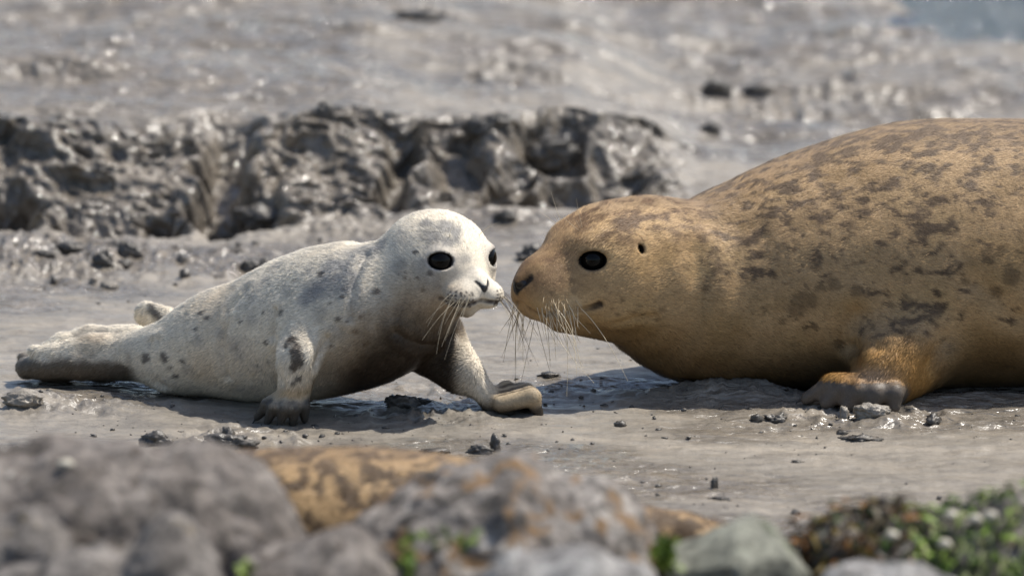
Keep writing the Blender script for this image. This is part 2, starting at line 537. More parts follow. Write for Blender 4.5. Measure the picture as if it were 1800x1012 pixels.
def terrain(x, y):
    """displaced position, wetness and darkness of the mud at plan position x, y"""
    x = np.asarray(x, np.float32); y = np.asarray(y, np.float32)
    near = np.exp(-np.maximum(np.abs(x) - 2.2, 0) / 1.5)
    yb = np.interp(x, _yb[:, 0], _yb[:, 1]) + .05 * fbm(x * 4.5, x * 0 + 3.3, octaves=3, seed=5)
    hb = np.interp(x, _hb[:, 0], _hb[:, 1])
    hm = sstep(.0, .08, hb)
    d = y - yb
    w = .44 + .09 * vnoise(x * 3, x * 0, seed=9)
    t = d / w
    z = hb * sstep(0, 1, t)
    # plateau goes down to the water far away
    z = z + .10 * sstep(.5, 3.5, d) * (1 - hm) - .30 * sstep(1.8, 4.0, d + 1.0 * (np.minimum(x, 2.5) - .9))
    # gentle relief
    lf = fbm(x * 1.6, y * 2.4, octaves=4, seed=11)
    calm = 1 - .75 * sstep(-1.4, -.5, y) * sstep(1.0, .4, y)
    z = z + calm * (.016 * lf + .010 * fbm(x * 6, y * 8, octaves=4, seed=12) * (.45 + .55 * sstep(.5, 2.5, y)))
    z = z + .0036 * fbm(x * 22, y * 34, octaves=4, seed=13) + .0024 * fbm(x * 13, y * 22, octaves=3, seed=14, ridged=True)
    # long soft waves of the flats behind
    far = sstep(.15, .8, d)
    wv = fbm(x * 1.1 + .6 * vnoise(x * .7, y * .7, seed=20), y * 2.6, octaves=4, seed=21)
    z = z + far * (.060 * wv + .011 * fbm(x * 4, y * 7, octaves=4, seed=22, ridged=True))
    pit = sstep(.15, .55, fbm(x * 3.2, y * 4.6, octaves=3, seed=23)) * far
    z = z + pit * .024 * fbm(x * 13, y * 17, octaves=4, seed=24, ridged=True)
    # rippled pools of wet mud that catch the sun
    rip = np.zeros_like(x)
    for px, py, rx, ry in ((180, 45, .16, .16), (300, 52, .12, .12), (440, 125, .16, .10), (260, 150, .14, .06), (560, 60, .10, .12), (820, 105, .14, .12), (960, 100, .14, .10), (1130, 60, .12, .10), (1290, 115, .16, .12), (1330, 140, .10, .10), (1500, 130, .12, .08), (1780, 150, .10, .10), (640, 260, .10, .06)):
        gx, gy = G(px, py, .12 if px < 1100 else .03)[:2]
        rip = np.maximum(rip, np.exp(-((x - gx) / rx) ** 2 - ((y - gy) / ry) ** 2))
    z = z + rip * (.016 * fbm(x * 11, y * 15, octaves=2, seed=25) + .007 * fbm(x * 30, y * 38, octaves=2, seed=26))
    # the broken edge of the bank
    band = sstep(-.25, .10, t) * sstep(1.20, .80, t) * hm
    zz = hb * t
    l1 = fbm(x * 6.0 + 1.5 * d, d * 8.5 + 1.2 * vnoise(x * 5, d * 5, seed=36), octaves=4, seed=31, ridged=True)
    l2 = fbm(x * 17 + 4 * d, d * 24 + 1.5 * vnoise(x * 9, d * 9, seed=37), octaves=4, seed=33, ridged=True)
    l3 = fbm(x * 4.0, d * 5.0, octaves=2, seed=34)
    z = z + band * (.023 * (l1 - .1) + .012 * l2 + .046 * l3)
    dy = band * (-.045 * l1 - .022 * l2)
    notch = np.zeros_like(x)
    for cx, cw, t0, tw, cd in ((385, .055, .45, .55, .13), (10, .05, .12, .25, .10), (165, .08, .08, .22, .09), (270, .05, .06, .20, .08), (450, .06, .10, .25, .08),
                               (700, .035, .4, .4, .08), (800, .06, .55, .3, .10), (900, .05, .2, .25, .08), (985, .07, .65, .25, .09), (1010, .13, .10, .25, .09), (1090, .07, .45, .3, .08)):
        X0 = G(cx, 380)[0]
        g = np.exp(-((x - X0 - .03 * vnoise(y * 14, x * 9, seed=41)) / cw) ** 4 - ((t - t0) / tw) ** 4)
        notch = np.maximum(notch, g * cd)
    z = z - notch * hm * (.80 + .3 * l2)
    dy = dy + .5 * notch * hm
    # near relief: trampled mud, rims and smears
    tr = np.zeros_like(x)
    for px, py, rx, ry, am in ((120, 455, .28, .30, 1.0), (430, 470, .16, .12, .8), (600, 405, .28, .15, .7), (880, 385, .12, .1, .7),
                               (110, 715, .20, .10, .7), (420, 775, .14, .12, .8), (760, 730, .16, .10, .7), (1500, 735, .22, .10, .8),
                               (980, 690, .12, .06, .4), (1270, 700, .26, .06, .5), (1030, 200, .1, .1, .0), (250, 450, .3, .15, .8), (820, 690, .18, .09, .6)):
        gx, gy = G(px, py)[:2]
        tr = np.maximum(tr, am * np.exp(-((x - gx) / rx) ** 2 - ((y - gy) / ry) ** 2))
    tr = tr * near
    z = z + tr * (.021 * fbm(x * 17, y * 15, octaves=4, seed=51, ridged=True) + .011 * fbm(x * 45, y * 38, octaves=3, seed=52, ridged=True))
    for px, py, rx, ry, am in ((1300, 700, .10, .05, .030), (1190, 695, .13, .04, .012), (1700, 706, .20, .045, .016), (1500, 715, .12, .05, .012), (300, 715, .10, .05, .006),
                               (1130, 675, .22, .05, -.012), (1560, 745, .06, .03, .016), (40, 712, .07, .07, .020), (40, 440, .10, .14, .03)):
        gx, gy = G(px, py)[:2]
        z = z + am * np.exp(-((x - gx) / rx) ** 2 - ((y - gy) / ry) ** 2)
    # wetness
    wet = sstep(-.15, .35, fbm(x * 2.1, y * 3.6, octaves=4, seed=61)) * .85
    wet = np.maximum(wet, band)
    wet = np.where(far > .5, far * (.35 + .65 * sstep(-.15, .30, fbm(x * 1.3, y * 3.2, octaves=3, seed=62))), wet)
    wet = np.maximum(wet, rip)
    wet = np.maximum(wet, .8 * tr * sstep(-.2, .3, fbm(x * 12, y * 14, octaves=3, seed=63)))
    for px, py, rx, ry in ((1050, 675, .16, .09), (870, 700, .12, .12), (395, 470, .08, .08), (760, 710, .12, .07)):
        gx, gy = G(px, py)[:2]
        wet = np.maximum(wet, np.exp(-((x - gx) / rx) ** 4 - ((y - gy) / ry) ** 4))
    dark = np.zeros_like(x)
    dark = np.maximum(dark, band * .12 * sstep(.15, .6, fbm(x * 9, y * 12, octaves=4, seed=71)))
    dark = np.maximum(dark, tr * .5 * sstep(.1, .5, fbm(x * 22, y * 22, octaves=4, seed=72)))
    dark = np.maximum(dark, .35 * far * sstep(.25, .6, fbm(x * 4.2, y * 9, octaves=4, seed=73)))
    return x, y + dy, z, np.clip(wet, 0, 1), np.clip(dark, 0, .9)


def gz(x, y):
    return float(terrain(np.array([x]), np.array([y]))[2][0])


def axis(segs):
    out = []
    for a, b, n in segs:
        out.append(np.linspace(a, b, n, endpoint=False))
    return np.concatenate(out + [[segs[-1][1]]])


gxs = axis([(-400, -60, 8), (-60, -8, 14), (-8, -2.2, 40), (-2.2, -1.35, 70), (-1.35, 1.35, 560), (1.35, 2.2, 70), (2.2, 8, 40), (8, 60, 14), (60, 400, 8)])
gys = axis([(-60, -14, 8), (-14, -3.2, 40), (-3.2, -1.9, 40), (-1.9, -.9, 90), (-.9, .5, 180), (.5, 1.6, 110), (1.6, 2.6, 190), (2.6, 5, 230), (5, 9, 150), (9, 20, 60), (20, 90, 30), (90, 600, 14)])
GX, GY = np.meshgrid(gxs, gys)
tx, ty, tz, twet, tdark = terrain(GX.ravel(), GY.ravel())
nx, ny = len(gxs), len(gys)
ii = (np.arange(ny - 1)[:, None] * nx + np.arange(nx - 1)[None, :]).ravel()
mud = mesh_obj('mudflat', np.stack([tx, ty, tz], 1), np.stack([ii, ii + 1, ii + nx + 1, ii + nx], 1), M_MUD, cols={'wet': twet, 'dark': tdark})
tag(mud, kind='structure')

# tidal water beyond the flats
m, nt, b = new_mat('tidal_water')
b.inputs['Base Color'].default_value = (.030, .055, .085, 1)
b.inputs['Roughness'].default_value = .12
v = objvec(nt, (1, 2.5, 1))
nt.links.new(bump(nt, noise(nt, 9, 4, .6, v), 1.0, .06), b.inputs['Normal'])
wx = np.array([[-400, 4.0, .004], [400, 4.0, .004], [400, 600, .004], [-400, 600, .004]])
tag(mesh_obj('water', wx, np.array([[0, 1, 2, 3]]), m), kind='structure')
print('ground done', len(tx))

# ------------------------------------------------------------------ seals
def unit(v):
    v = np.asarray(v, float); return v / np.linalg.norm(v)


class Frame:
    """head frame: x forward, y to the animal's left, z up"""
    def __init__(s, c, az, pitch=0.0, roll=0.0, scale=1.0):
        h = np.array([math.cos(az) * math.cos(pitch), math.sin(az) * math.cos(pitch), math.sin(pitch)])
        l = unit(np.cross([0, 0, 1], h)); u = np.cross(h, l)
        l2 = l * math.cos(roll) + u * math.sin(roll); u2 = -l * math.sin(roll) + u * math.cos(roll)
        s.R = np.stack([h, l2, u2], 1); s.c = np.array(c, float); s.k = scale

    def __call__(s, x, y, z): return s.c + s.R @ (np.array([x, y, z]) * s.k)

    def loc(s, P): return (np.asarray(P) - s.c) @ s.R / s.k


def dline(P, pts):
    best = np.full(len(P), 1e9)
    for a, b in zip(pts[:-1], pts[1:]):
        a = np.asarray(a, float); ab = np.asarray(b, float) - a
        q = P - a; t = np.clip(q @ ab / (ab @ ab + 1e-12), 0, 1)
        best = np.minimum(best, ((q - t[:, None] * ab) ** 2).sum(1))
    return np.sqrt(best)


def blob(P, c, r):
    return np.exp(-(((P - c) ** 2).sum(1)) / (r * r))


def anchors(V):
    x, y, d = PX(V)

    def f(px, py):
        m = (x - px) ** 2 + (y - py) ** 2
        k = np.where(m < 49)[0]
        if len(k) == 0: k = np.argsort(m)[:5]
        return V[k[np.argmin(d[k])]]
    return f


def fur(name, V, F, colfn, flowfn, count, length, width, seed, parent, tilt=.30, zmin=-1):
    rng = np.random.default_rng(seed)
    N = vnormals(V, F)
    A = .5 * np.linalg.norm(np.cross(V[F[:, 2]] - V[F[:, 0]], V[F[:, 3]] - V[F[:, 1]]), axis=1)
    cen = V[F].mean(1)
    A = A * (cen[:, 2] > zmin)
    # a little denser where it is seen
    f = np.searchsorted(np.cumsum(A) / A.sum(), rng.random(count))
    f = np.clip(f, 0, len(F) - 1)
    u = rng.random(count)[:, None]; v = rng.random(count)[:, None]
    lerp = lambda B: (B[F[f, 0]] * (1 - u) + B[F[f, 1]] * u) * (1 - v) + (B[F[f, 3]] * (1 - u) + B[F[f, 2]] * u) * v
    P = lerp(V); n = lerp(N); n /= np.linalg.norm(n, axis=1, keepdims=True) + 1e-9
    col, wet, ln = colfn(P, n)
    fl = flowfn(P)
    jit = np.stack([vnoise(P[:, 0] * 45 + s, P[:, 1] * 45, P[:, 2] * 45, seed=int(s)) for s in (3, 8, 14)], 1) * .35 + rng.normal(0, .16, (count, 3))
    fl = fl + jit
    fl -= (fl * n).sum(1, keepdims=True) * n
    fl /= np.linalg.norm(fl, axis=1, keepdims=True) + 1e-9
    L = length * ln * rng.uniform(.65, 1.25, count)
    ti = tilt * rng.uniform(.4, 1.6, count) * (1 - .5 * wet)
    side = np.cross(n, fl)
    w = width * rng.uniform(.7, 1.3, count)[:, None] * .5 * (1 + .5 * wet[:, None])
    root = P - n * .0006
    tip = P + fl * (L * np.cos(ti))[:, None] + n * (L * np.sin(ti))[:, None]
    VV = np.empty((count, 3, 3)); VV[:, 0] = root + side * w; VV[:, 1] = root - side * w; VV[:, 2] = tip
    g = np.cross(VV[:, 1] - VV[:, 0], VV[:, 2] - VV[:, 0])
    bad = (g * n).sum(1) < 0
    VV[bad] = VV[bad][:, [1, 0, 2]]
    c3 = col * np.clip(rng.normal(1, .24, count), .45, 1.7)[:, None]
    CC = np.repeat(c3[:, None], 3, 1); CC[:, :2] *= .70; CC[:, 2] *= 1.25
    NN = np.repeat((n + fl * rng.normal(.15, .30, count)[:, None])[:, None], 3, 1).reshape(-1, 3); NN /= np.linalg.norm(NN, axis=1, keepdims=True)
    o = mesh_obj(name, VV.reshape(-1, 3), np.arange(count * 3).reshape(-1, 3), M_FUR, parent, cols={'Col': CC.reshape(-1, 3), 'wetfur': np.repeat(wet, 3)})
    o.data.normals_split_custom_set_from_vertices(NN.astype(np.float32))
    o['kind'] = 'stuff'
    return o


def uv_sphere(name, c, r, mat, parent, R=None, seg=28, rings=16):
    th = np.linspace(0, math.pi, rings + 1); ph = np.linspace(0, 2 * math.pi, seg, endpoint=False)
    V = np.stack([np.outer(np.sin(th), np.cos(ph)), np.outer(np.sin(th), np.sin(ph)), np.outer(np.cos(th), np.ones(seg))], -1).reshape(-1, 3) * np.array(r)
    if R is not None: V = V @ np.asarray(R).T
    V = V + np.array(c)
    i = np.arange(rings)[:, None] * seg; j = np.arange(seg)[None, :]; j2 = (j + 1) % seg
    F = np.stack([i + j, i + seg + j, i + seg + j2, i + j2], -1).reshape(-1, 4)
    return mesh_obj(name, V, F, mat, parent)


def tube_mesh(name, pts, r0, r1, mat, parent, sides=5, power=1.0):
    pts = np.array(pts, float); n = len(pts)
    T = np.gradient(pts, axis=0); T /= np.linalg.norm(T, axis=1, keepdims=True)
    a = np.cross(T, [0.31, 0.9, 0.29]); a /= np.linalg.norm(a, axis=1, keepdims=True); b = np.cross(T, a)
    ph = np.linspace(0, 2 * math.pi, sides, endpoint=False)
    r = (r0 + (r1 - r0) * np.linspace(0, 1, n) ** power)[:, None, None]
    V = pts[:, None] + r * (a[:, None] * np.cos(ph)[None, :, None] + b[:, None] * np.sin(ph)[None, :, None])
    V = V.reshape(-1, 3)
    i = np.arange(n - 1)[:, None] * sides; j = np.arange(sides)[None, :]; j2 = (j + 1) % sides
    F = np.stack([i + j, i + j2, i + sides + j2, i + sides + j], -1).reshape(-1, 4)
    return mesh_obj(name, V, F, mat, parent)


def whisker(root, out, length, droop, mat, parent, bend=(0, 0, 0), r=.00055):
    root = np.array(root); out = unit(out)
    t = np.linspace(0, 1, 9)[:, None]
    pts = root + out * length * t + np.array([0, 0, -1.0]) * droop * length * t ** 2 + np.array(bend) * length * t ** 2
    return tube_mesh('whisker', pts, r, r * .35, mat, parent, 5)


def claw(root, d, length, parent, r=.0035):
    root = np.array(root); d = unit(d)
    t = np.linspace(0, 1, 5)[:, None]
    pts = root + d * length * t + np.array([0, 0, -.35]) * length * t ** 2
    return tube_mesh('claw', pts, r, r * .2, M_CLAW, parent, 6)


def carve_eye(fd, fr, ex, ey, ez, er, outdir, w, hh, k=.006):
    """socket with upper and lower lid around an eyeball; the almond opening is cut free"""
    c = fr(ex, ey, ez); ax = unit(fr.R @ np.array(outdir))
    upv = unit(fr.R[:, 2] - (fr.R[:, 2] @ ax) * ax); sd = np.cross(ax, upv)
    fd.ell(c, er * 1.16, k=.014)
    m = er * 2.2
    sl, X, Y, Z = fd.box(c - m, c + m, 0)
    q = [X - c[0], Y - c[1], Z - c[2]]
    dt = lambda a: q[0] * a[0] + q[1] * a[1] + q[2] * a[2]
    a, u, s = dt(ax), dt(upv), dt(sd)
    alm = (np.sqrt((s / w) ** 2 + (u / hh) ** 2) - 1) * hh
    alm = np.maximum(alm * .8, -(a - er * .35))
    fd.comb(sl, alm.astype(np.float32), .002, sub=True)
    return c, ax


def spots_mask(P, lst, px2m=PXM, seed=3):
    m = np.zeros(len(P))
    nz = .35 * vnoise(P[:, 0] * 160, P[:, 1] * 160, P[:, 2] * 160, seed=seed)
    for c, r in lst:
        d = np.sqrt(((P - c) ** 2).sum(1)) / (r * px2m)
        m = np.maximum(m, sstep(1.5, .6, d + nz))
    return m


def lerp3(a, b, t):
    return a + (np.asarray(b) - a) * t[:, None]


def mouth_line(V, N, fr, A, px, depth, width):
    """groove of the closed mouth: seen side from pixels, other side mirrored in the head frame"""
    near = np.array([A(*q) for q in px])
    lo = fr.loc(near); lo2 = lo * np.array([1, -1, 1])
    far = np.array([V[np.argmin(((V - (fr.c + fr.R @ q)) ** 2).sum(1))] for q in lo2])
    near = np.vstack([[near[0] * .5 + far[0] * .5], near]); far = np.vstack([[near[0]], far])
    d = np.minimum(dline(V, near), dline(V, far))
    return V - N * (depth * np.exp(-(d / width) ** 2))[:, None], [near, far]


# ---------------------------------------------------------------- the pale pup
def build_pup():
    root = empty('seal_pup', G(470, 705))
    tag(root, 'cream white spotted seal pup propped on its front flippers, nose to nose with adult', 'seal')
    inv = -np.array(root.location)
    fd = Field(W(20, 690, .0) + np.array([-.02, -.42, -.06]), np.array([W(965, 500, 0)[0] + .03, .34, .44]), .0031)
    sp = [(232, 622, .06, .040), (262, 623, .04, .053), (300, 623, .015, .069), (375, 604, -.02, .096), (450, 594, -.045, .115),
          (526, 574, -.08, .131), (600, 556, -.12, .135), (660, 540, -.15, .126), (715, 505, -.165, .104), (752, 468, -.175, .090)]
    P = [W(a, b, c) for a, b, c, r in sp]; r = np.array([q[3] for q in sp])
    fd.tube(P, r * 1.04, r, r * np.array([1, 1.06, 1.07, 1.06, 1.05, 1.04, 1.04, 1.06, 1.1, 1.0]), k=.01)
    H = Frame(W(778, 450, -.18), math.radians(-50), math.radians(-1), math.radians(-4), 1.0)
    e = lambda c, rr, k=.02, sub=False: fd.ell(H(*c), rr, H.R, k, sub)
    e((-.012, 0, .004), (.092, .089, .074), .03)
    for s in (1, -1):
        e((.015, s * .040, -.035), (.062, .052, .058), .03)          # cheeks
        e((.094, s * .0295, -.057), (.033, .0325, .0255), .010)        # whisker pads
    fd.cone(H(.03, 0, -.012), H(.088, 0, -.036), .056, .026, .03)
    fd.cone(H(.102, 0, -.032), H(.113, 0, -.038), .018, .0130, .010)   # nose tip
    fd.cone(H(.02, 0, -.070), H(.078, 0, -.084), .040, .0165, .018)     # jaw
    eyes = []
    for s in (1, -1):
        eyes.append(carve_eye(fd, H, .056, s * .0525, .004, .0235, (.80, s * .60, .06), .0240, .0157))
        # nostril slits in a V
        fd.cone(H(.1255, s * .003, -.042), H(.118, s * .0140, -.027), .0022, .0028, .003, sub=True)
    fd.cone(H(.127, 0, -.046), H(.126, 0, -.070), .002, .002, .004, sub=True)
    # fore flipper nearest the tail (the pup's right)
    flip = []
    sh, el, wr = W(545, 560, -.195), W(525, 632, -.262), W(518, 692, -.268)
    fd.chain([sh, el, wr], [.046, .034, .029], .020)
    tips = [W(452, 733, -.262), W(469, 742, -.282), W(492, 747, -.292), W(515, 745, -.288), W(536, 737, -.272)]
    rts = [W(488, 698, -.262), W(496, 699, -.275), W(508, 700, -.282), W(520, 700, -.280), W(532, 698, -.270)]
    for a, b in zip(rts, tips):
        md = (a + b) / 2 + np.array([0, -.012, .008])
        fd.chain([a * .6 + wr * .4, md, b], [.017, .0125, .0065], .0035)
    flip.append((tips, rts))
    # the other fore flipper, reaching forward, toes bent under
    sh, el, wr = W(770, 590, -.10), W(813, 650, -.155), W(866, 705, -.175)
    fd.chain([sh, el, wr], [.050, .028, .0195], .03)
    fd.chain([W(760, 632, -.12), W(800, 665, -.15)], [.034, .022], .03)
    fd.cone(W(868, 700, -.16), W(890, 684, -.15), .016, .017, .01)
    kn = [W(915 + 5 * i, 689 + 2.5 * (i - 2) + 2 * abs(i - 2), -.115 - .024 * i) for i in range(5)]
    tp = [W(936 + 3 * i, 722 + 4.2 * i - 6, -.115 - .022 * i) for i in range(5)]
    hl = [W(878 + 1 * i, 706 + 2.0 * (i - 2), -.135 - .019 * i) for i in range(5)]
    for a, b, c in zip(hl, kn, tp):
        fd.chain([a, b], [.016, .0165], .012)
        fd.chain([b, c], [.0155, .009], .006)
    fd.cone(wr, (hl[2] + kn[2]) / 2, .021, .018, .012)
    flip.append((tp, kn))
    # hind flippers
    Y0 = .10
    fd.chain([W(255, 625, .07), W(180, 628, Y0), W(100, 636, Y0), W(58, 642, Y0)], [.044, .040, .034, .025], .02)
    fd.chain([W(235, 600, .08), W(160, 598, Y0 + .02), W(110, 604, Y0 + .01), W(85, 614, Y0)], [.030, .026, .018, .012], .012)
    fd.chain([W(215, 592, .10), W(175, 586, Y0 + .05), W(135, 582, Y0 + .06)], [.018, .013, .007], .007)
    fd.chain([W(240, 618, .065), W(160, 612, .065), W(95, 622, .06), W(66, 620, .06), W(58, 616, .06)], [.034, .026, .017, .0105, .009], .007)
    fd.chain([W(240, 634, .06), W(140, 639, .06), W(75, 644, .06), W(48, 648, .065)], [.036, .029, .022, .017], .010)
    fd.chain([W(110, 632, .10), W(55, 634, .11), W(40, 628, .11)], [.02, .015, .010], .008)
    fd.chain([W(60, 640, .07), W(43, 645, .08), W(46, 655, .08)], [.016, .014, .012], .008)
    hp = [W(330, 600, .10), W(292, 568, .15), W(262, 553, .16)]
    fd.chain(hp, [.040, .026, .022], .02, flat=(.2, 1, .2), fs=.7)
    fd.cone(W(275, 560, .155), W(258, 552, .16), .026, .022, .01, flat=(.2, 1, .2), fs=.55)
    # folds of loose skin
    V, F = fd.mesh()
    V = smooth_mesh(V, F, 2)
    N = vnormals(V, F)
    A = anchors(V)
    folds = [[(398, 560), (388, 610), (400, 665)], [(480, 545), (474, 590), (482, 640), (490, 672)], [(262, 600), (262, 640), (275, 675)], [(274, 598), (274, 640), (288, 680)], [(430, 505), (400, 545)], [(700, 590), (745, 610), (800, 590)], [(560, 640), (575, 600)], [(640, 445), (618, 500), (612, 560)]]
    for k, fl in enumerate(folds):
        d = dline(V, [A(*q) for q in fl])
        V = V + N * (-.0042 * np.exp(-(d / .007) ** 2) + .0030 * np.exp(-((d - .017) / .010) ** 2))[:, None]
    V, mouth = mouth_line(V, N, H, A, [(853, 533), (836, 537), (815, 545), (795, 543), (772, 531)], .0045, .0042)
    lump = fbm(V[:, 0] * 16, V[:, 1] * 16, V[:, 2] * 16, octaves=3, seed=81)
    hd = H.loc(V); ishead = sstep(-.09, -.04, hd[:, 0])
    V = V + N * (.0018 * lump * (1 - ishead))[:, None]
    N = vnormals(V, F)
    A = anchors(V)

    grey = [(A(615, 448), .050), (A(590, 458), .040), (A(640, 440), .045), (A(600, 480), .04), (A(575, 490), .03), (A(555, 505), .025), (A(540, 520), .025)]
    crown = [(A(778, 392), .030), (A(765, 405), .028), (A(752, 385), .02), (A(800, 400), .02), (A(790, 420), .018)]
    facegrey_shade = [(A(826, 452), .014), (A(832, 470), .014), (A(700, 470), .022), (A(735, 470), .03), (A(745, 500), .03), (A(770, 500), .022)]  # grey coat between the eyes, plus shade of the cheek painted in
    dark_spots = [(A(x, y), q) for x, y, q in ((283, 627, 8), (317, 637, 5), (490, 545, 5), (464, 605, 4.5), (516, 488, 3.5), (563, 475, 5.5), (355, 543, 5), (364, 552, 5),
                  (295, 648, 4), (591, 563, 5), (530, 668, 6), (522, 676, 4), (460, 543, 3), (604, 516, 3.5), (306, 665, 6), (250, 628, 10), (664, 506, 6), (739, 513, 3), (728, 440, 4.5),
                  (632, 588, 6), (649, 607, 5), (708, 492, 2.5), (708, 482, 2), (753, 485, 5), (730, 492, 2.5), (640, 560, 3.5), (575, 530, 2.5), (340, 575, 4), (420, 560, 3), (610, 560, 3), (545, 690, 3), (533, 690, 3), (270, 545, 9), (266, 538, 8), (276, 553, 8), (580, 610, 3))]
    faint = [(A(x, y), q) for x, y, q in ((419, 627, 12), (407, 616, 8), (345, 600, 10), (440, 560, 10), (560, 545, 14), (330, 655, 12), (380, 580, 9), (500, 510, 12), (620, 540, 16), (590, 590, 14), (545, 500, 14), (540, 470, 10))]
    brown = [(A(680, 585), .050), (A(755, 590), .040), (A(640, 615), .040), (A(600, 600), .03), (A(720, 610), .05), (A(790, 575), .025), (A(690, 560), .03)]
    dkbr = [(A(730, 640), .050), (A(650, 665), .055), (A(600, 670), .05), (A(690, 675), .05), (A(770, 640), .035), (A(790, 645), .03), (A(815, 668), .025), (A(840, 690), .022), (A(760, 615), .03)]
    legmud = [(A(513, 592), .013), (A(522, 612), .014), (A(520, 635), .014), (A(512, 648), .010), (A(530, 600), .009), (A(505, 600), .007)]
    eyec = [c for c, ax in eyes]
    dots = []
    rows = [(-.043, 5, .36), (-.051, 7, .30), (-.059, 7, .30), (-.067, 7, .30), (-.075, 5, .36)]
    for s in (1, -1):
        for zz, nn, t0 in rows:
            for q in range(nn):
                t = (q + .5 * (nn % 2) * .6 + .2) / nn
                an = -.15 + t * 1.75
                dots.append(H(.094 + .034 * math.cos(an), s * (.0295 + .034 * math.sin(an)), zz))
    dotp = []
    for d in dots:
        dotp.append(V[np.argmin(((V - d) ** 2).sum(1))])
    hind = W(240, 620, 0)[0]; hx1 = W(60, 620, 0)[0]
    paw1 = flip[0][0]; paw2 = flip[1][0]
    up_ = np.array([0, -.004, .016])
    snap = lambda p: V[np.argmin(((V - p) ** 2).sum(1))]
    creases = [[snap(p) for p in ((hl[i] + hl[i + 1]) / 2 + up_, (hl[i] + hl[i + 1] + kn[i] + kn[i + 1]) / 4 + up_, (kn[i] + kn[i + 1]) / 2 + up_, (tp[i] + tp[i + 1]) / 2 + np.array([.012, 0, .01]))] for i in range(4)]

    def colour(Pt, Nn):
        n1 = fbm(Pt[:, 0] * 30, Pt[:, 1] * 30, Pt[:, 2] * 30, octaves=3, seed=91)
        n2 = vnoise(Pt[:, 0] * 110, Pt[:, 1] * 110, Pt[:, 2] * 110, seed=92)
        n3 = fbm(Pt[:, 0] * 9, Pt[:, 1] * 9, Pt[:, 2] * 9, octaves=3, seed=93)
        c = np.tile(np.array([.78, .70, .565]), (len(Pt), 1))
        c = lerp3(c, (.66, .53, .37), sstep(-.1, .6, n3) * .55)
        c = lerp3(c, (.45, .41, .36), sstep(.15, .6, n1) * .30)
        wet = np.zeros(len(Pt)); ln = np.ones(len(Pt))
        mm = lambda L: np.max([blob(Pt, q, r) for q, r in L], 0)
        c = lerp3(c, (.22, .225, .235), sstep(.25, 1.0, mm(grey) + .50 * n1 + .22 * n2) * .75)
        c = lerp3(c, (.19, .19, .19), sstep(.25, 1.05, mm(crown) + .55 * n1 + .30 * n2) * .80)
        c = lerp3(c, (.24, .23, .22), sstep(.25, 1.05, mm(facegrey_shade) + .50 * n1 + .25 * n2) * .55)
        c = lerp3(c, (.25, .24, .23), spots_mask(Pt, faint) * .35)
        c = lerp3(c, (.055, .05, .05), spots_mask(Pt, dark_spots) * .82)
        pxx = PX(Pt)[0]
        chest = sstep(545, 640, pxx) * sstep(860, 800, pxx) * (1 - sstep(.155, .12, Pt[:, 2]) * sstep(790, 815, pxx) * .75)
        st = fbm(Pt[:, 0] * 60, Pt[:, 1] * 60, Pt[:, 2] * 16, octaves=3, seed=95)
        lev = Pt[:, 2] + .022 * n3 + .018 * n1 + .016 * st - .075 * sstep(590, 720, pxx)
        c = lerp3(c, (.30, .205, .115), chest * sstep(.235, .13, lev) * .75)
        k = chest * sstep(.165, .075, lev)
        c = lerp3(c, (.048, .033, .021), k * .97); wet = np.maximum(wet, k * .5)
        arm = dline(Pt, [W(760, 668, -.13), W(800, 690, -.15), W(850, 716, -.17)])
        k = sstep(.030, .010, arm + .008 * st); c = lerp3(c, (.06, .045, .03), k * .85)
        k = sstep(.30, .80, mm(legmud) + .35 * n2 + .45 * fbm(Pt[:, 0] * 90, Pt[:, 1] * 90, Pt[:, 2] * 40, octaves=3, seed=96))
        c = lerp3(c, (.055, .040, .030), k * .9); wet = np.maximum(wet, k * .5)
        # muddy hind flippers
        isH = sstep(hind + .015, hind - .02, Pt[:, 0])
        k = isH * sstep(.058, .040, Pt[:, 2] + .010 * n1 - .004)
        c = lerp3(c, (.075, .057, .040), k * .9); wet = np.maximum(wet, k * .7)
        k = isH * sstep(.1, .5, n1) * .35
        c = lerp3(c, (.30, .22, .14), k)
        # muddy paws
        d1 = np.min([np.sqrt(((Pt - q) ** 2).sum(1)) for q in paw1], 0)
        k = sstep(.058, .036, d1 + .008 * n1 + .004 * n2) * (Pt[:, 2] < .062)
        c = lerp3(c, (.045, .040, .034), k * .95); wet = np.maximum(wet, k * .8); ln = ln * (1 - .55 * k)
        k2 = sstep(.085, .060, d1) * (1 - k); c = lerp3(c, (.50, .37, .21), k2 * .8)
        d2 = np.min([np.sqrt(((Pt - q) ** 2).sum(1)) for q in paw2], 0)
        k = sstep(.036, .022, d2 + .006 * n1); c = lerp3(c, (.05, .043, .035), k * .95); wet = np.maximum(wet, k * .8)
        k2 = sstep(.12, .075, d2) * (1 - k); c = lerp3(c, (.36, .27, .16), k2 * .8)
        ln = ln * (1 - .45 * sstep(.14, .07, d2))
        for i in range(4):
            cr = dline(Pt, creases[i])
            c = lerp3(c, (.07, .05, .03), sstep(.0085, .003, cr + .002 * n2) * .75)  # shade in the creases between the toes, painted as dark lines
        k = sstep(.030, .012, Pt[:, 2]) * sstep(W(800, 700, -.1)[0], W(830, 700, -.1)[0], Pt[:, 0])
        c = lerp3(c, (.07, .055, .04), k * .8)  # underside shadow of the reaching paw painted dark together with its mud
        # face: eye rims, mouth, whisker dots
        q = H.loc(Pt); dn = np.sqrt(((q - np.array([.10, 0, -.05])) ** 2).sum(1))
        ln = ln * (.30 + .70 * sstep(.03, .15, dn))
        c = lerp3(c, (.66, .60, .50), sstep(.055, .03, dn) * .6)
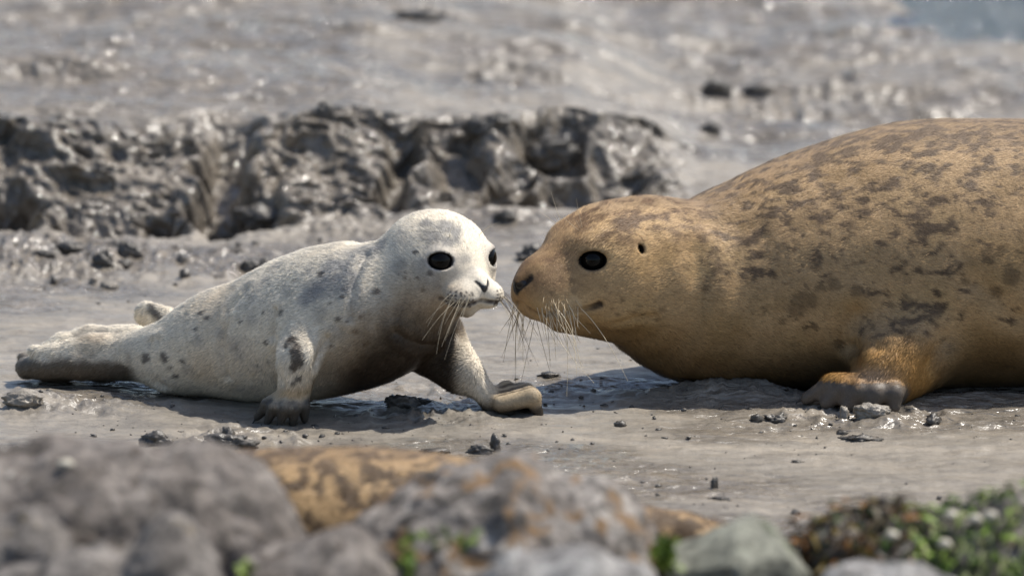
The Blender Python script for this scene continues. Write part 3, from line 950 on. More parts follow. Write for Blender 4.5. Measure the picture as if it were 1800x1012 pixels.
        for ec in eyec:
            de = np.sqrt(((Pt - ec) ** 2).sum(1))
            c = lerp3(c, (.020, .018, .018), sstep(.0285, .0262, de) * 1.0); ln = ln * (1 - .7 * sstep(.034, .028, de))
            c = lerp3(c, (.33, .30, .27), sstep(.040, .028, de) * .45)
        md = np.min([dline(Pt, ml) for ml in mouth], 0)
        c = lerp3(c, (.055, .042, .038), sstep(.0068, .0028, md)); ln = ln * (1 - .6 * sstep(.008, .004, md))
        ph = dline(Pt, [H(.127, 0, -.046), H(.126, 0, -.070)])
        c = lerp3(c, (.16, .14, .13), sstep(.005, .0025, ph) * .8)
        for sg in (1, -1):
            nd = dline(Pt, [H(.1255, sg * .002, -.043), H(.117, sg * .0150, -.026)])
            c = lerp3(c, (.015, .014, .015), sstep(.0046, .0026, nd)); ln = ln * (1 - .8 * sstep(.008, .004, nd))
        dd = np.min([((Pt - q) ** 2).sum(1) for q in dotp], 0) ** .5
        c = lerp3(c, (.035, .03, .03), sstep(.0032, .0018, dd) * .95)
        c = np.clip(c * (1 + .06 * n2[:, None]), .01, .8)
        return c, np.clip(wet, 0, 1), ln

    col, wet, _ = colour(V, N)
    body = mesh_obj('body', V + inv, F, M_BODY, root, cols={'Col': col * .92, 'wetfur': wet})
    axis_b = unit(W(300, 620, .01) - W(660, 540, -.15))
    hn = H(.13, 0, -.045)

    def flow(Pt):
        f = np.tile(axis_b + np.array([0, 0, -.35]), (len(Pt), 1))
        q = H.loc(Pt); k = sstep(-.10, 0.0, q[:, 0]) * (Pt[:, 2] > .12)
        fh = Pt - hn; fh /= np.linalg.norm(fh, axis=1, keepdims=True)
        f = f * (1 - k[:, None]) + fh * k[:, None]
        for (tp_, _r), top in zip(flip, (W(528, 632, -.245), W(825, 652, -.155))):
            d = np.min([np.sqrt(((Pt - q) ** 2).sum(1)) for q in tp_], 0)
            kk = sstep(.15, .09, d)[:, None]
            dv = unit(np.mean(tp_, 0) - top)
            f = f * (1 - kk) + dv * kk
        return f
    fu = fur('fur', V, F, colour, flow, 300000, .0085, .00095, 5, root)
    fu.location = inv
    for c, ax in eyes:
        eo = uv_sphere('eye', c + inv - ax * .0005, (.0235,) * 3, M_EYE, root)
    # nose pad between the nostrils
    nz = uv_sphere('nose', H(.1195, 0, -.0390) + inv, (.0068, .0085, .0095), M_NOSE, root, H.R, 20, 12)
    rng = random.Random(4)
    for s in (1, -1):
        for k in range(13):
            zz = -.044 - .0058 * (k % 5); an = .10 + 1.45 * ((k * .37) % 1.0)
            p = H(.094 + .031 * math.cos(an), s * (.0295 + .031 * math.sin(an)), zz - .004); p = V[np.argmin(((V - p) ** 2).sum(1))]
            out = H.R @ np.array([.55 * math.cos(an) - (.3 if s < 0 else -.15) + rng.uniform(-.25, .25), s * (.35 + .6 * math.sin(an)), -.45 - rng.random() * .7])
            L = rng.uniform(.045, .105) if s > 0 else rng.uniform(.035, .075)
            whisker(p + inv, out, L, rng.uniform(.2, .7), M_WHISKD if (s > 0 and k % 3) else M_WHISK, root, (rng.uniform(-.15, .15), 0, 0), .00050)
    for s in (1, -1):
        for k in range(3):
            whisker(H(.055, s * .034, .040 + .003 * k) + inv, H.R @ np.array([.5, s * .3, .9 - .2 * k]), .03 + .012 * k, .1, M_WHISK, root, (0, 0, 0), .0003)
    for a, b in zip(flip[0][0], flip[0][1]):
        dv = unit(a - b); claw(a - dv * .002 + inv, dv + np.array([-.2, -.2, -.1]), .016, root)
    for a, b in zip(flip[1][0], flip[1][1]):
        claw(a + np.array([0, 0, .002]) + inv, (.9, -.15, -.25), .022, root, .003)
    return root


# ---------------------------------------------------------------- the tan adult
def build_adult():
    root = empty('adult_seal', G(1600, 690))
    tag(root, 'large tan adult seal with dark mottled back, cut off by right edge', 'seal')
    inv = -np.array(root.location)
    fd = Field(np.array([W(885, 500, 0)[0] - .02, -.30, -.05]), np.array([W(2480, 500, .2)[0], .50, .57]), .0044)
    sp = [(1105, 478, .005, .105), (1150, 498, .03, .140), (1215, 512, .06, .170), (1300, 505, .10, .196), (1440, 476, .13, .229), (1600, 456, .15, .256),
          (1750, 452, .16, .259), (1900, 460, .17, .25), (2100, 505, .18, .205), (2280, 570, .18, .125), (2400, 610, .18, .06)]
    P = [W(a, b, c) for a, b, c, r in sp]; r = np.array([q[3] for q in sp])
    fd.tube(P, r * 1.04, r, r * np.array([1, 1, 1, .99, .98, .96, .95, .95, 1, 1, 1]), k=.02, n=50)
    H = Frame(W(1112, 450, -.0), math.radians(180 + 27), math.radians(-3), math.radians(2), 1.0)
    e = lambda c, rr, k=.02, sub=False: fd.ell(H(*c), rr, H.R, k, sub)
    e((-.005, 0, .004), (.128, .104, .102), .04)
    e((-.07, 0, -.03), (.13, .125, .115), .05)
    for s in (1, -1):
        e((.05, s * .045, -.055), (.085, .058, .066), .04)
        e((.186, s * .0290, -.052), (.047, .036, .038), .016)
        e((.095, s * .046, .046), (.046, .026, .022), .06)             # brow
    fd.cone(H(.06, 0, .006), H(.186, 0, -.016), .082, .044, .05)
    for s in (1, -1):
        fd.cone(H(.055, s * .034, -.030), H(.160, s * .018, -.040), .073, .042, .05)
    fd.cone(H(.202, 0, -.016), H(.224, 0, -.022), .031, .022, .016)
    fd.cone(H(.03, 0, -.105), H(.155, 0, -.098), .056, .024, .022)
    eyes = []
    for s in (1, -1):
        eyes.append(carve_eye(fd, H, .112, s * .0590, .017, .0250, (.50, s * .86, .08), .0270, .0175, .006))
        fd.cone(H(.246, s * .007, -.026), H(.232, s * .026, -.008), .0040, .0062, .004, sub=True)
    fd.cone(H(.244, 0, -.042), H(.238, 0, -.074), .0022, .0022, .005, sub=True)
    ears = [H(.036, s * .0985, .030) for s in (1, -1)]
    for q in ears: fd.ell(q, (.0062, .014, .0105), H.R, .006, sub=True)
    # near fore flipper
    fd.chain([W(1610, 580, .02), W(1592, 618, -.055), W(1560, 660, -.125)], [.085, .068, .052], .07)
    fd.cone(W(1560, 655, -.115), W(1535, 690, -.155), .062, .052, .03, flat=(0, 1, .3), fs=.55)
    tips = [W(1418, 700, -.150), W(1452, 709, -.172), W(1490, 714, -.190), W(1530, 717, -.200), W(1572, 715, -.195)]
    rts = [W(1500, 676, -.155), W(1512, 682, -.165), W(1528, 686, -.175), W(1548, 688, -.178), W(1570, 688, -.175)]
    for a, b in zip(rts, tips):
        md = (a + b) / 2 + np.array([0, -.004, .012])
        fd.chain([a, md, b], [.024, .019, .014], .008)
    # far fore flipper and hind flippers
    fd.chain([W(1560, 560, .33), W(1530, 650, .43), W(1480, 655, .46)], [.07, .05, .02], .05)
    for s in (1, -1):
        fd.chain([W(2360, 600, .18 + .02 * s), W(2420, 618, .18 + .06 * s), W(2470, 622, .18 + .12 * s)], [.05, .04, .03], .02)
    V, F = fd.mesh()
    V = smooth_mesh(V, F, 2)
    N = vnormals(V, F); A = anchors(V)
    folds = [([(1225, 440), (1235, 520), (1205, 590), (1160, 640)], .006, .02), ([(1280, 400), (1300, 500), (1290, 600)], .004, .03), ([(1500, 640), (1480, 600), (1500, 560)], .006, .018),
             ([(1075, 575), (1120, 562), (1150, 560)], .003, .008), ([(1640, 640), (1665, 600)], .006, .02), ([(1720, 500), (1760, 540), (1790, 560)], .005, .02), ([(1480, 612), (1540, 608)], .004, .012)]
    for fl, am, ww in folds:
        d = dline(V, [A(*q) for q in fl])
        V = V + N * (-am * np.exp(-(d / ww) ** 2) + am * .6 * np.exp(-((d - 2.2 * ww) / (1.3 * ww)) ** 2))[:, None]
    V, mouth = mouth_line(V, N, H, A, [(916, 541), (930, 551), (949, 560), (984, 562), (1018, 555), (1040, 547), (1051, 541)], .006, .0062)
    hd = H.loc(V); ishead = sstep(-.12, -.02, hd[:, 0])
    V = V + N * (.0045 * fbm(V[:, 0] * 7, V[:, 1] * 7, V[:, 2] * 7, octaves=3, seed=101) * (1 - ishead))[:, None]
    N = vnormals(V, F); A = anchors(V)
    eyec = [c for c, ax in eyes]
    spots = [(A(x, y), q) for x, y, q in ((1095, 530, 5), (1082, 560, 4), (1150, 567, 5), (1075, 548, 3), (1130, 557, 4), (1600, 590, 11), (1590, 620, 8), (1660, 597, 6), (1580, 575, 6), (1395, 545, 16), (1475, 610, 10), (1440, 510, 9), (1500, 515, 10),
             (1740, 440, 14), (1760, 435, 10), (1775, 490, 16), (1700, 495, 8), (1750, 520, 12), (1370, 570, 7), (1430, 580, 6), (1560, 540, 7), (1640, 560, 6), (1610, 650, 6), (1400, 525, 14), (1420, 535, 12), (1460, 500, 12))]
    ec = eyec[0]
    tipm = np.array(tips)

    def colour(Pt, Nn):
        # mottles follow the coat, drawn out along the body
        X, Y, Z = Pt[:, 0], Pt[:, 1], Pt[:, 2]
        wx_ = .010 * vnoise(X * 25, Y * 25, Z * 25, seed=114)
        n1 = fbm((X + wx_) * 40, Y * 62, (Z + wx_) * 62, octaves=4, seed=111, gain=.68)
        n2 = fbm(X * 8, Y * 10, Z * 11, octaves=3, seed=112)
        n3 = vnoise(X * 120, Y * 150, Z * 150, seed=113)
        q = H.loc(Pt)
        c = np.tile(np.array([.50, .335, .170]), (len(Pt), 1))
        c = lerp3(c, (.50, .345, .165), sstep(.0, .6, n2) * .6)
        c = lerp3(c, (.30, .19, .075), sstep(.05, .6, -n2) * .5)
        px = PX(Pt)[0]
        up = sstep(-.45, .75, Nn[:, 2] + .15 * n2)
        behind = sstep(.02, -.16, q[:, 0])
        thr = .26 - .36 * up * behind
        k = sstep(thr, thr + .34, n1 + .30 * n2)
        c = lerp3(c, (.072, .046, .029), k * (.40 + .48 * behind) * sstep(.05, .16, Z))
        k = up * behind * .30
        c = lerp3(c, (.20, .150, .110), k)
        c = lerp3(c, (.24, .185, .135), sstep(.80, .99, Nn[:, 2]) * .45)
        c = lerp3(c, (.055, .036, .022), sstep(.1, .9, spots_mask(Pt, spots, seed=7) + .45 * n1) * .50)
        wet = np.zeros(len(Pt)); ln = np.ones(len(Pt))
        # head: brown crown, grey-brown snout, pale brow
        crown = sstep(.0, .08, q[:, 2]) * sstep(-.20, -.05, q[:, 0]) * sstep(.19, .10, q[:, 0])
        c = lerp3(c, (.140, .085, .048), crown * sstep(-.20, .18, n1 + .2 * n2) * .95)
        sn = sstep(.09, .19, q[:, 0]) * sstep(-.055, -.01, q[:, 2])
        c = lerp3(c, (.19, .115, .062), sn * (.75 + .45 * n1))
        pad = np.exp(-((q[:, 0] - .170) / .03) ** 2 - ((q[:, 2] + .060) / .020) ** 2)
        c = lerp3(c, (.55, .43, .27), pad * (.55 + .35 * n3)); 
        low = sstep(-.085, -.125, q[:, 2]) * sstep(-.1, .05, q[:, 0])
        c = lerp3(c, (.25, .145, .050), low * .6)
        dn = np.sqrt(((q - np.array([.20, 0, -.06])) ** 2).sum(1))
        ln = ln * (.35 + .65 * sstep(.04, .20, dn)) + .20 * pad
        # belly and neck underside, darker and glossier towards the bottom
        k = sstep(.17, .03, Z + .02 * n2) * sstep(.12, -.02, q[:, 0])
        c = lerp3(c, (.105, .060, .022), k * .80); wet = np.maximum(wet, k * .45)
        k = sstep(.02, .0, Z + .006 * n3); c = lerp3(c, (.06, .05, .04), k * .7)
        # flipper: orange fur, mud on the toes
        df = dline(Pt, [W(1470, 690, -.16), W(1530, 672, -.16), W(1590, 650, -.13)])
        k = sstep(.085, .030, df + .02 * n1) * sstep(-.03, -.09, Y); c = lerp3(c, (.50, .265, .075), k * (.85 + .15 * n1))
        k = np.exp(-(((Pt - W(1535, 660, -.18)) / np.array([.045, .08, .018])) ** 2).sum(1)); c = lerp3(c, (.30, .22, .16), k * .8)
        dt = np.min([np.sqrt(((Pt - t_) ** 2).sum(1)) for t_ in tips], 0)
        k = sstep(.060, .040, dt + .014 * n1) * (Z < .06); c = lerp3(c, (.115, .100, .085), k * .95); wet = np.maximum(wet, k * .4); ln = ln * (1 - .8 * k)
        for e_ in eyec:
            de = np.sqrt(((Pt - e_) ** 2).sum(1))
            c = lerp3(c, (.055, .036, .024), sstep(.040, .029, de + .003 * n3) * .6)
            c = lerp3(c, (.012, .010, .010), sstep(.0315, .0285, de)); ln = ln * (1 - .7 * sstep(.038, .030, de))
        md = np.min([dline(Pt, ml) for ml in mouth], 0)
        mk = sstep(.165, .105, q[:, 0])
        c = lerp3(c, (.030, .020, .016), sstep(.0065 + .0050 * mk, .0030 + .0025 * mk, md) * (.75 + .25 * mk)); ln = ln * (1 - .6 * sstep(.012, .006, md))
        for a_ in ears:
            da = np.sqrt(((Pt - a_) ** 2).sum(1)); c = lerp3(c, (.02, .015, .012), sstep(.0125, .0085, da)); ln = ln * (1 - .7 * sstep(.02, .012, da))
            pe = np.sqrt(((Pt - (a_ + H.R @ np.array([.012, 0, .004]))) ** 2).sum(1)); c = lerp3(c, (.58, .47, .32), sstep(.010, .004, pe) * (da > .0095) * .8)
        for sg in (1, -1):
            nd = dline(q, [np.array([.246, sg * .006, -.027]), np.array([.238, sg * .020, -.016]), np.array([.228, sg * .029, -.006])])
            c = lerp3(c, (.012, .011, .012), sstep(.0095, .0055, nd)); ln = ln * (1 - .85 * sstep(.016, .009, nd))
        fr = np.sqrt(((q - np.array([.244, 0, -.026])) ** 2).sum(1)); c = lerp3(c, (.014, .013, .014), sstep(.016, .011, fr)); ln = ln * (1 - .8 * sstep(.02, .012, fr))
        c = np.clip(c * (1 + .10 * n3[:, None]), .008, .8)
        return c, np.clip(wet, 0, 1), ln

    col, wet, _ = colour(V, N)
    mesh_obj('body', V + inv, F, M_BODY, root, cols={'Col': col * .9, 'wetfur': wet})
    hn = H(.24, 0, -.06)

    def flow(Pt):
        f = np.tile(np.array([1.0, 0.05, -.28]), (len(Pt), 1))
        q = H.loc(Pt); k = sstep(-.22, .0, q[:, 0])[:, None]
        fh = Pt - hn; fh /= np.linalg.norm(fh, axis=1, keepdims=True)
        f = f * (1 - k) + (fh + np.array([0, 0, -.15])) * k
        d = dline(Pt, [W(1440, 700, -.16), W(1590, 660, -.14)]); kk = sstep(.10, .06, d)[:, None] * (Pt[:, 1] < -.04)[:, None]
        return f * (1 - kk) + unit(tipm.mean(0) - W(1575, 610, -.10)) * kk
    keep = V[F[:, 0], 0] < W(1980, 500, 0)[0]
    fu = fur('fur', V, F[keep], colour, flow, 430000, .0090, .0010, 6, root, tilt=.26, zmin=-.005)
    fu.location = inv
    for c, ax in eyes:
        uv_sphere('eye', c + inv - ax * .0008, (.0250,) * 3, M_EYE, root)
    uv_sphere('nose', H(.2285, 0, -.0195) + inv, (.0172, .0215, .0165), M_NOSE, root, H.R, 24, 14)
    rng = random.Random(9)
    spec = [(.195, .030, -.064, 3), (.180, .044, -.072, 4), (.200, .050, -.078, 5), (.165, .052, -.080, 4), (.210, .044, -.082, 4), (.22, .03, -.072, 3)]
    for s in (1, -1):
        for x, y, z, n in spec:
            for k in range(n):
                p = H(x + rng.uniform(-.014, .014), s * (y + .02), z + .012 + rng.uniform(-.008, .008)); p = V[np.argmin(((V - p) ** 2).sum(1))]
                out = H.R @ np.array([rng.uniform(-.45, .35), s * rng.uniform(.35, .8), -rng.uniform(.55, 1.2)])
                whisker(p + inv, out, rng.uniform(.035, .105) * (1.35 if k == 0 else 1), rng.uniform(.1, .6), M_WHISK, root, (rng.uniform(-.25, .3), 0, 0), .00085)
        for k, (an, L) in enumerate(((.25, .075), (.95, .065), (.6, .035))):
            whisker(H(.118, s * .040, .062) + inv, H.R @ np.array([.75 * math.sin(an) + .1, s * .15, math.cos(an)]), L, .05, M_WHISK, root, (.05, 0, .05), .00042)
    # short pale bristles of the upper lip
    BV, BF = [], []
    for s in (1, -1):
        for k in range(60):
            p = H(rng.gauss(.196, .018), s * .07, rng.gauss(-.064, .012)); i = np.argmin(((V - p) ** 2).sum(1)); p = V[i]; n_ = N[i]
            d_ = unit(n_ * .8 + H.R @ np.array([rng.uniform(-.6, .3), 0, -rng.uniform(.2, 1.0)])); L = rng.uniform(.008, .022)
            sd_ = unit(np.cross(d_, n_ + np.array([.1, .2, .3]))) * .0005
            b0 = len(BV); m_ = p + d_ * L * .6 + np.array([0, 0, -.1]) * L
            BV += [p - sd_, p + sd_, m_ + sd_ * .8, m_ - sd_ * .8, p + d_ * L + np.array([0, 0, -.35]) * L]; BF += [(b0, b0 + 1, b0 + 2), (b0, b0 + 2, b0 + 3), (b0 + 3, b0 + 2, b0 + 4)]
    bo = mesh_obj('lip_bristles', np.array(BV) + inv, np.array(BF), M_BRIST, root); bo['kind'] = 'stuff'
    for a, b in zip(tips, rts):
        dv = unit(a - b); claw(a + inv + np.array([0, 0, .003]), dv + np.array([-.2, 0, 0]), .020, root, .0045)
    return root


# ---------------------------------------------------------------- third seal, lying behind the boulders
def build_resting():
    Y = -1.62
    root = empty('resting_seal', (W(640, 900, Y)[0], Y, 0))
    tag(root, 'golden brown speckled seal lying low behind the foreground boulders', 'seal')
    inv = -np.array(root.location)
    x0 = W(180, 900, Y)[0]; x1 = W(1300, 900, Y)[0]
    fd = Field(np.array([x0 - .12, Y - .26, -.05]), np.array([x1 + .06, Y + .26, .42]), .0095)
    zt = lambda px, py: W(px, py, Y)[2]
    sp = [(270, 835, .075), (360, 850, .105), (450, 865, .125), (560, 870, .140), (680, 880, .138), (800, 895, .122), (920, 915, .100), (1040, 932, .075), (1150, 944, .055), (1200, 950, .045)]
    P = []
    for a, b, r in sp:
        p = W(a, b, Y); P.append(p)
    r = np.array([q[2] for q in sp])
    # upper profile follows the back seen between the rocks
    tops = np.array([W(a, t, Y)[2] for a, t in ((270, 800), (360, 793), (450, 790), (560, 789), (680, 791), (800, 805), (920, 833), (1040, 865), (1150, 893), (1200, 903))])
    P = [np.array([p[0], Y, t - q]) for p, t, q in zip(P, tops, r)]
    fd.tube(P, r * 1.15, r, r * 1.05, k=.02, n=40)
    hc = P[0] + np.array([-.07, 0, .0])
    fd.ell(hc, (.095, .08, .078), k=.04)
    fd.cone(hc, hc + np.array([-.10, 0, -.03]), .06, .035, .04)
    for s in (1, -1):
        fd.chain([P[-1], P[-1] + np.array([.05, s * .04, -.01]), P[-1] + np.array([.12, s * .07, -.02])], [.04, .032, .024], .02)
        fd.chain([P[2] + np.array([0, s * .1, -.06]), P[2] + np.array([-.03, s * .17, -.11]), P[2] + np.array([-.10, s * .19, -.13])], [.05, .035, .02], .03)
    V, F = fd.mesh(); V = smooth_mesh(V, F, 2); N = vnormals(V, F)

    def colour(Pt, Nn):
        X, Yy, Z = Pt.T
        wq = .02 * vnoise(X * 14, Yy * 14, Z * 14, seed=123)
        n1 = fbm((X + Z * .7 + wq) * 40, (Yy - X * .5) * 40, (Z - Yy * .6 + wq) * 44, octaves=4, seed=121, gain=.6); n2 = fbm(X * 6, Yy * 8, Z * 9, octaves=3, seed=122)
        c = np.tile(np.array([.40, .268, .135]), (len(Pt), 1))
        c = lerp3(c, (.060, .038, .024), sstep(-.16, .06, n1 + .2 * n2) * .88)
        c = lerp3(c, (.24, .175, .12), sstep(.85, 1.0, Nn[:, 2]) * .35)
        return c, np.zeros(len(Pt)), np.ones(len(Pt))
    col, wet, _ = colour(V, N)
    mesh_obj('body', V + inv, F, M_BODY, root, cols={'Col': col, 'wetfur': wet})
    fu = fur('fur', V, F, colour, lambda p: np.tile(np.array([1.0, 0, -.15]), (len(p), 1)), 60000, .012, .0022, 8, root, zmin=0)
    fu.location = inv
    for s in (1, -1):
        uv_sphere('eye', hc + np.array([-.055, s * .058, .02]) + inv, (.02,) * 3, M_EYE, root, None, 16, 10)
    uv_sphere('nose', hc + np.array([-.135, 0, -.028]) + inv, (.012, .018, .012), M_NOSE, root, None, 14, 8)
    return root


import time as _t
_t0 = _t.time()
build_pup(); print('pup', _t.time() - _t0); _t0 = _t.time()
build_adult(); print('adult', _t.time() - _t0); _t0 = _t.time()
build_resting(); print('third', _t.time() - _t0)

# ------------------------------------------------------------------ boulders, seaweed, clods
def GT(px, py):
    """terrain point seen at a photograph pixel"""
    ray = CAM_D * DIST + (px - 900) * PXM * CAM_R - (py - 506) * PXM * CAM_U
    t = np.linspace(.72, 1.8, 1400)
    P = CAM_C + t[:, None] * ray
    z = terrain(P[:, 0], P[:, 1])[2]
    k = np.argmax(P[:, 2] < z)
    return np.array([P[k, 0], P[k, 1], z[k]])


MR_GREY = mat_rock('grey_boulder', (.092, .081, .072), (.195, .175, .157), (.32, .292, .265), (.20, .16, .10), .0)
MR_PURP = mat_rock('brown_grey_boulder', (.095, .080, .068), (.200, .174, .153), (.32, .285, .252), (.105, .085, .07), .02)
MR_BROWN = mat_rock('mottled_boulder', (.085, .070, .058), (.225, .20, .178), (.40, .365, .325), (.27, .17, .09), .08)
MR_GREEN = mat_rock('green_grey_boulder', (.11, .11, .09), (.23, .23, .185), (.36, .36, .29), (.13, .14, .07), .0, .35)
MR_PALE = mat_rock('pale_boulder', (.16, .15, .145), (.29, .275, .26), (.42, .41, .39), (.18, .15, .12), -.02)


def rock(name, label, mat, Y, ells, seed, h=.010, rough=.014, cut=None):
    """boulder from overlapping rounded masses: (px centre, px top, px half width, half depth m)"""
    C = []
    for px, top, rx, ry in ells:
        p = W(px, top, Y); sc = PXM * (DIST + Y) / DIST
        z0 = min(.06, p[2] * .35)
        C.append((np.array([p[0], Y, z0]), np.array([rx * sc, ry, max(.05, p[2] - z0)])))
    lo = np.min([c - r * 1.3 for c, r in C], 0) - .05; hi = np.max([c + r * np.array([1.3, 1.3, 1]) for c, r in C], 0) + .05
    lo[2] = -.06
    fd = Field(lo, hi, h)
    for c, r in C:
        fd.ell(c, r, k=.05)
        fd.ell(c, r * np.array([1.06, 1.25, .55]), k=.06)
    V, F = fd.mesh(); V = smooth_mesh(V, F, 1); N = vnormals(V, F)
    a = fbm(V[:, 0] * 5, V[:, 1] * 5, V[:, 2] * 5, octaves=4, seed=seed, ridged=True)
    b = fbm(V[:, 0] * 17, V[:, 1] * 17, V[:, 2] * 17, octaves=5, seed=seed + 5, gain=.6)
    V = V + N * (rough * a + .022 * b)[:, None]
    base = np.array([C[0][0][0], Y, 0])
    o = mesh_obj(name, V - base, F, mat)
    o.location = base
    return tag(o, label, 'rock', 'boulders in the foreground')


big = rock('boulder', 'broad grey brown boulder filling the lower left, white shell on top', MR_PURP, -2.45,
     [(150, 778, 300, .26), (-90, 785, 260, .25), (310, 790, 160, .24), (400, 810, 125, .22), (462, 858, 84, .20)], 201)
rock('boulder', 'large mottled boulder at bottom centre with brown and orange patches', MR_BROWN, -2.40,
     [(900, 800, 165, .25), (1040, 842, 132, .22), (720, 878, 150, .22), (800, 830, 130, .22)], 211)
rock('boulder', 'purplish grey boulder at bottom left of the dark mossy gap', MR_PURP, -2.72, [(590, 935, 150, .18), (480, 965, 110, .16)], 221)
rock('boulder', 'rounded grey boulder at the bottom edge below the broad left boulder', MR_GREY, -2.85, [(300, 902, 115, .17), (150, 958, 160, .18), (30, 985, 140, .17)], 231)
rock('boulder', 'small dark sided boulder at the far left edge of the rocks', MR_GREY, -2.70, [(50, 893, 105, .13), (-60, 890, 120, .14)], 241)
rock('boulder', 'pale bluish boulder along the bottom edge under the mottled boulder', MR_PALE, -2.80, [(1010, 966, 170, .16), (900, 972, 90, .14), (1120, 990, 90, .13)], 251)
rock('boulder', 'flat pale grey slab at the bottom edge below the green seaweed', MR_PALE, -2.75, [(1600, 996, 190, .16), (1500, 998, 120, .15)], 261, rough=.006)

# angular wedge of rock with a sharp right-hand edge
import bmesh
def wedge():
    Y = -2.42
    q = [W(1325, 906, Y + .02), W(1290, 925, Y - .06), W(1350, 915, Y + .10), W(1160, 968, Y), W(1190, 962, Y + .14), W(1422, 1010, Y - .04), W(1415, 995, Y + .13),
         W(1300, 990, Y - .16), W(1395, 985, Y - .10), W(1180, 1010, Y - .10)]
    pts = [np.array(p) for p in q]
    for p in list(pts[3:]):
        pts.append(np.array([p[0] * 1.0, p[1], 0.0 - .03]))
    bm = bmesh.new()
    for p in pts: bm.verts.new(p)
    bmesh.ops.convex_hull(bm, input=bm.verts)
    bmesh.ops.delete(bm, geom=[v for v in bm.verts if not v.link_faces], context='VERTS')
    bmesh.ops.bevel(bm, geom=list(bm.edges), offset=.005, segments=2, affect='EDGES', profile=.6)
    bmesh.ops.triangulate(bm, faces=bm.faces)
    for _ in range(4):
        L = [e for e in bm.edges if e.calc_length() > .016]
        if not L: break
        bmesh.ops.subdivide_edges(bm, edges=L, cuts=1)
        bmesh.ops.triangulate(bm, faces=bm.faces)
    bm.verts.ensure_lookup_table()
    V = np.array([v.co[:] for v in bm.verts]); F = np.array([[v.index for v in f.verts] for f in bm.faces])
    bm.free()
    N = vnormals(V, F)
    V = V + N * (.010 * fbm(V[:, 0] * 14, V[:, 1] * 14, V[:, 2] * 14, octaves=4, seed=271) + .004 * fbm(V[:, 0] * 45, V[:, 1] * 45, V[:, 2] * 45, octaves=3, seed=272))[:, None]
    base = np.array([W(1300, 950, Y)[0], Y, 0])
    o = mesh_obj('boulder', V - base, F, MR_GREEN, smooth=False)
    o.location = base
    tag(o, 'angular greenish grey boulder with a sharp slanting right edge', 'rock', 'boulders in the foreground')
wedge()

# the weed covered rock at bottom right
WY = -2.30
weed_tops = [(1390, 968), (1450, 925), (1520, 885), (1580, 895), (1640, 902), (1700, 892), (1760, 872), (1820, 858), (1950, 850)]
wr = rock('boulder', 'low rock at bottom right buried under brown and green seaweed', MR_GREY, WY,
          [(1480, 915, 80, .12), (1560, 905, 110, .15), (1680, 905, 130, .17), (1800, 880, 140, .18), (1930, 865, 140, .18)], 281)


def attr_mat(name, rough, spec):
    return mat_attr(name, rough, spec, 90, .3)


M_WEED = attr_mat('seaweed_blades', .50, .22)
M_SHELL = mat_plain('pale_shell', (.46, .42, .34), .6, .3, 60, .25)


def weed(name, label, px0, px1, n, size, pal, seed, long=2.6, glossy=True):
    me = wr.data
    V = np.empty(len(me.vertices) * 3); me.vertices.foreach_get('co', V); V = V.reshape(-1, 3) + np.array(wr.location)
    N = np.empty(len(me.vertices) * 3); me.vertices.foreach_get('normal', N); N = N.reshape(-1, 3)
    x = PX(V)[0]
    edge = 18 * vnoise(V[:, 2] * 30, V[:, 1] * 30, seed=seed)
    ok = np.where((x + edge > px0) & (x + edge < px1) & (V[:, 2] > .03) & (V[:, 1] < WY + .14))[0]
    rng = np.random.default_rng(seed)
    pick = rng.choice(ok, n)
    VV, FF, CC = [], [], []
    for k in pick:
        p = V[k] + rng.normal(0, .006, 3); nn = N[k] + rng.normal(0, .55, 3); nn /= np.linalg.norm(nn)
        d = np.cross(nn, rng.normal(0, 1, 3)); d /= np.linalg.norm(d)
        d = d + np.array([0, -.25, -.35]) + nn * rng.uniform(.1, .9); d /= np.linalg.norm(d)
        sd = np.cross(d, nn); sd /= np.linalg.norm(sd)
        L = size * long * rng.uniform(.5, 1.4); w = size * rng.uniform(.35, .8)
        t = np.array([0, .35, .7, 1.0]); ww = np.array([.35, 1.0, .9, .25]) * w
        curl = rng.uniform(-.5, .9)
        c = np.array(pal[rng.integers(len(pal))]) * rng.uniform(.6, 1.4)
        b = len(VV)
        for i in range(4):
            m = p + d * L * t[i] + nn * (.012 + L * curl * t[i] * (1 - t[i])) + np.array([0, 0, -1]) * L * .5 * t[i] ** 2
            cup = nn * ww[i] * .35 * rng.uniform(-.6, 1)
            VV += [m - sd * ww[i] * .5 + cup, m, m + sd * ww[i] * .5 + cup]; CC += [c, c * .85, c]
        for i in range(3):
            for j in range(2):
                a = b + i * 3 + j; FF.append((a, a + 1, a + 4, a + 3))
    base = np.array([W((px0 + px1) / 2, 950, WY)[0], WY, 0])
    o = mesh_obj(name, np.array(VV) - base, np.array(FF), M_WEED, cols={'Col': np.array(CC)})
    o.location = base
    return tag(o, label, 'seaweed', None, 'stuff')


weed('brown_seaweed', 'dark brown bladder seaweed heaped left of the green seaweed', 1385, 1610, 900, .016,
     [(.030, .018, .008), (.045, .026, .010), (.070, .040, .012), (.020, .015, .010), (.20, .085, .016), (.075, .06, .035), (.13, .09, .02)], 301)
weed('green_seaweed', 'bright and dark green seaweed covering rock at bottom right', 1560, 2100, 2600, .013,
     [(.13, .20, .028), (.17, .25, .038), (.075, .12, .022), (.040, .060, .018), (.15, .17, .055), (.20, .23, .085), (.022, .028, .014)], 311, 1.8)
weed('green_seaweed', 'sparse green seaweed creeping under the brown seaweed heap', 1440, 1600, 260, .012,
     [(.085, .125, .022), (.045, .075, .018), (.030, .045, .016)], 321, 1.8)


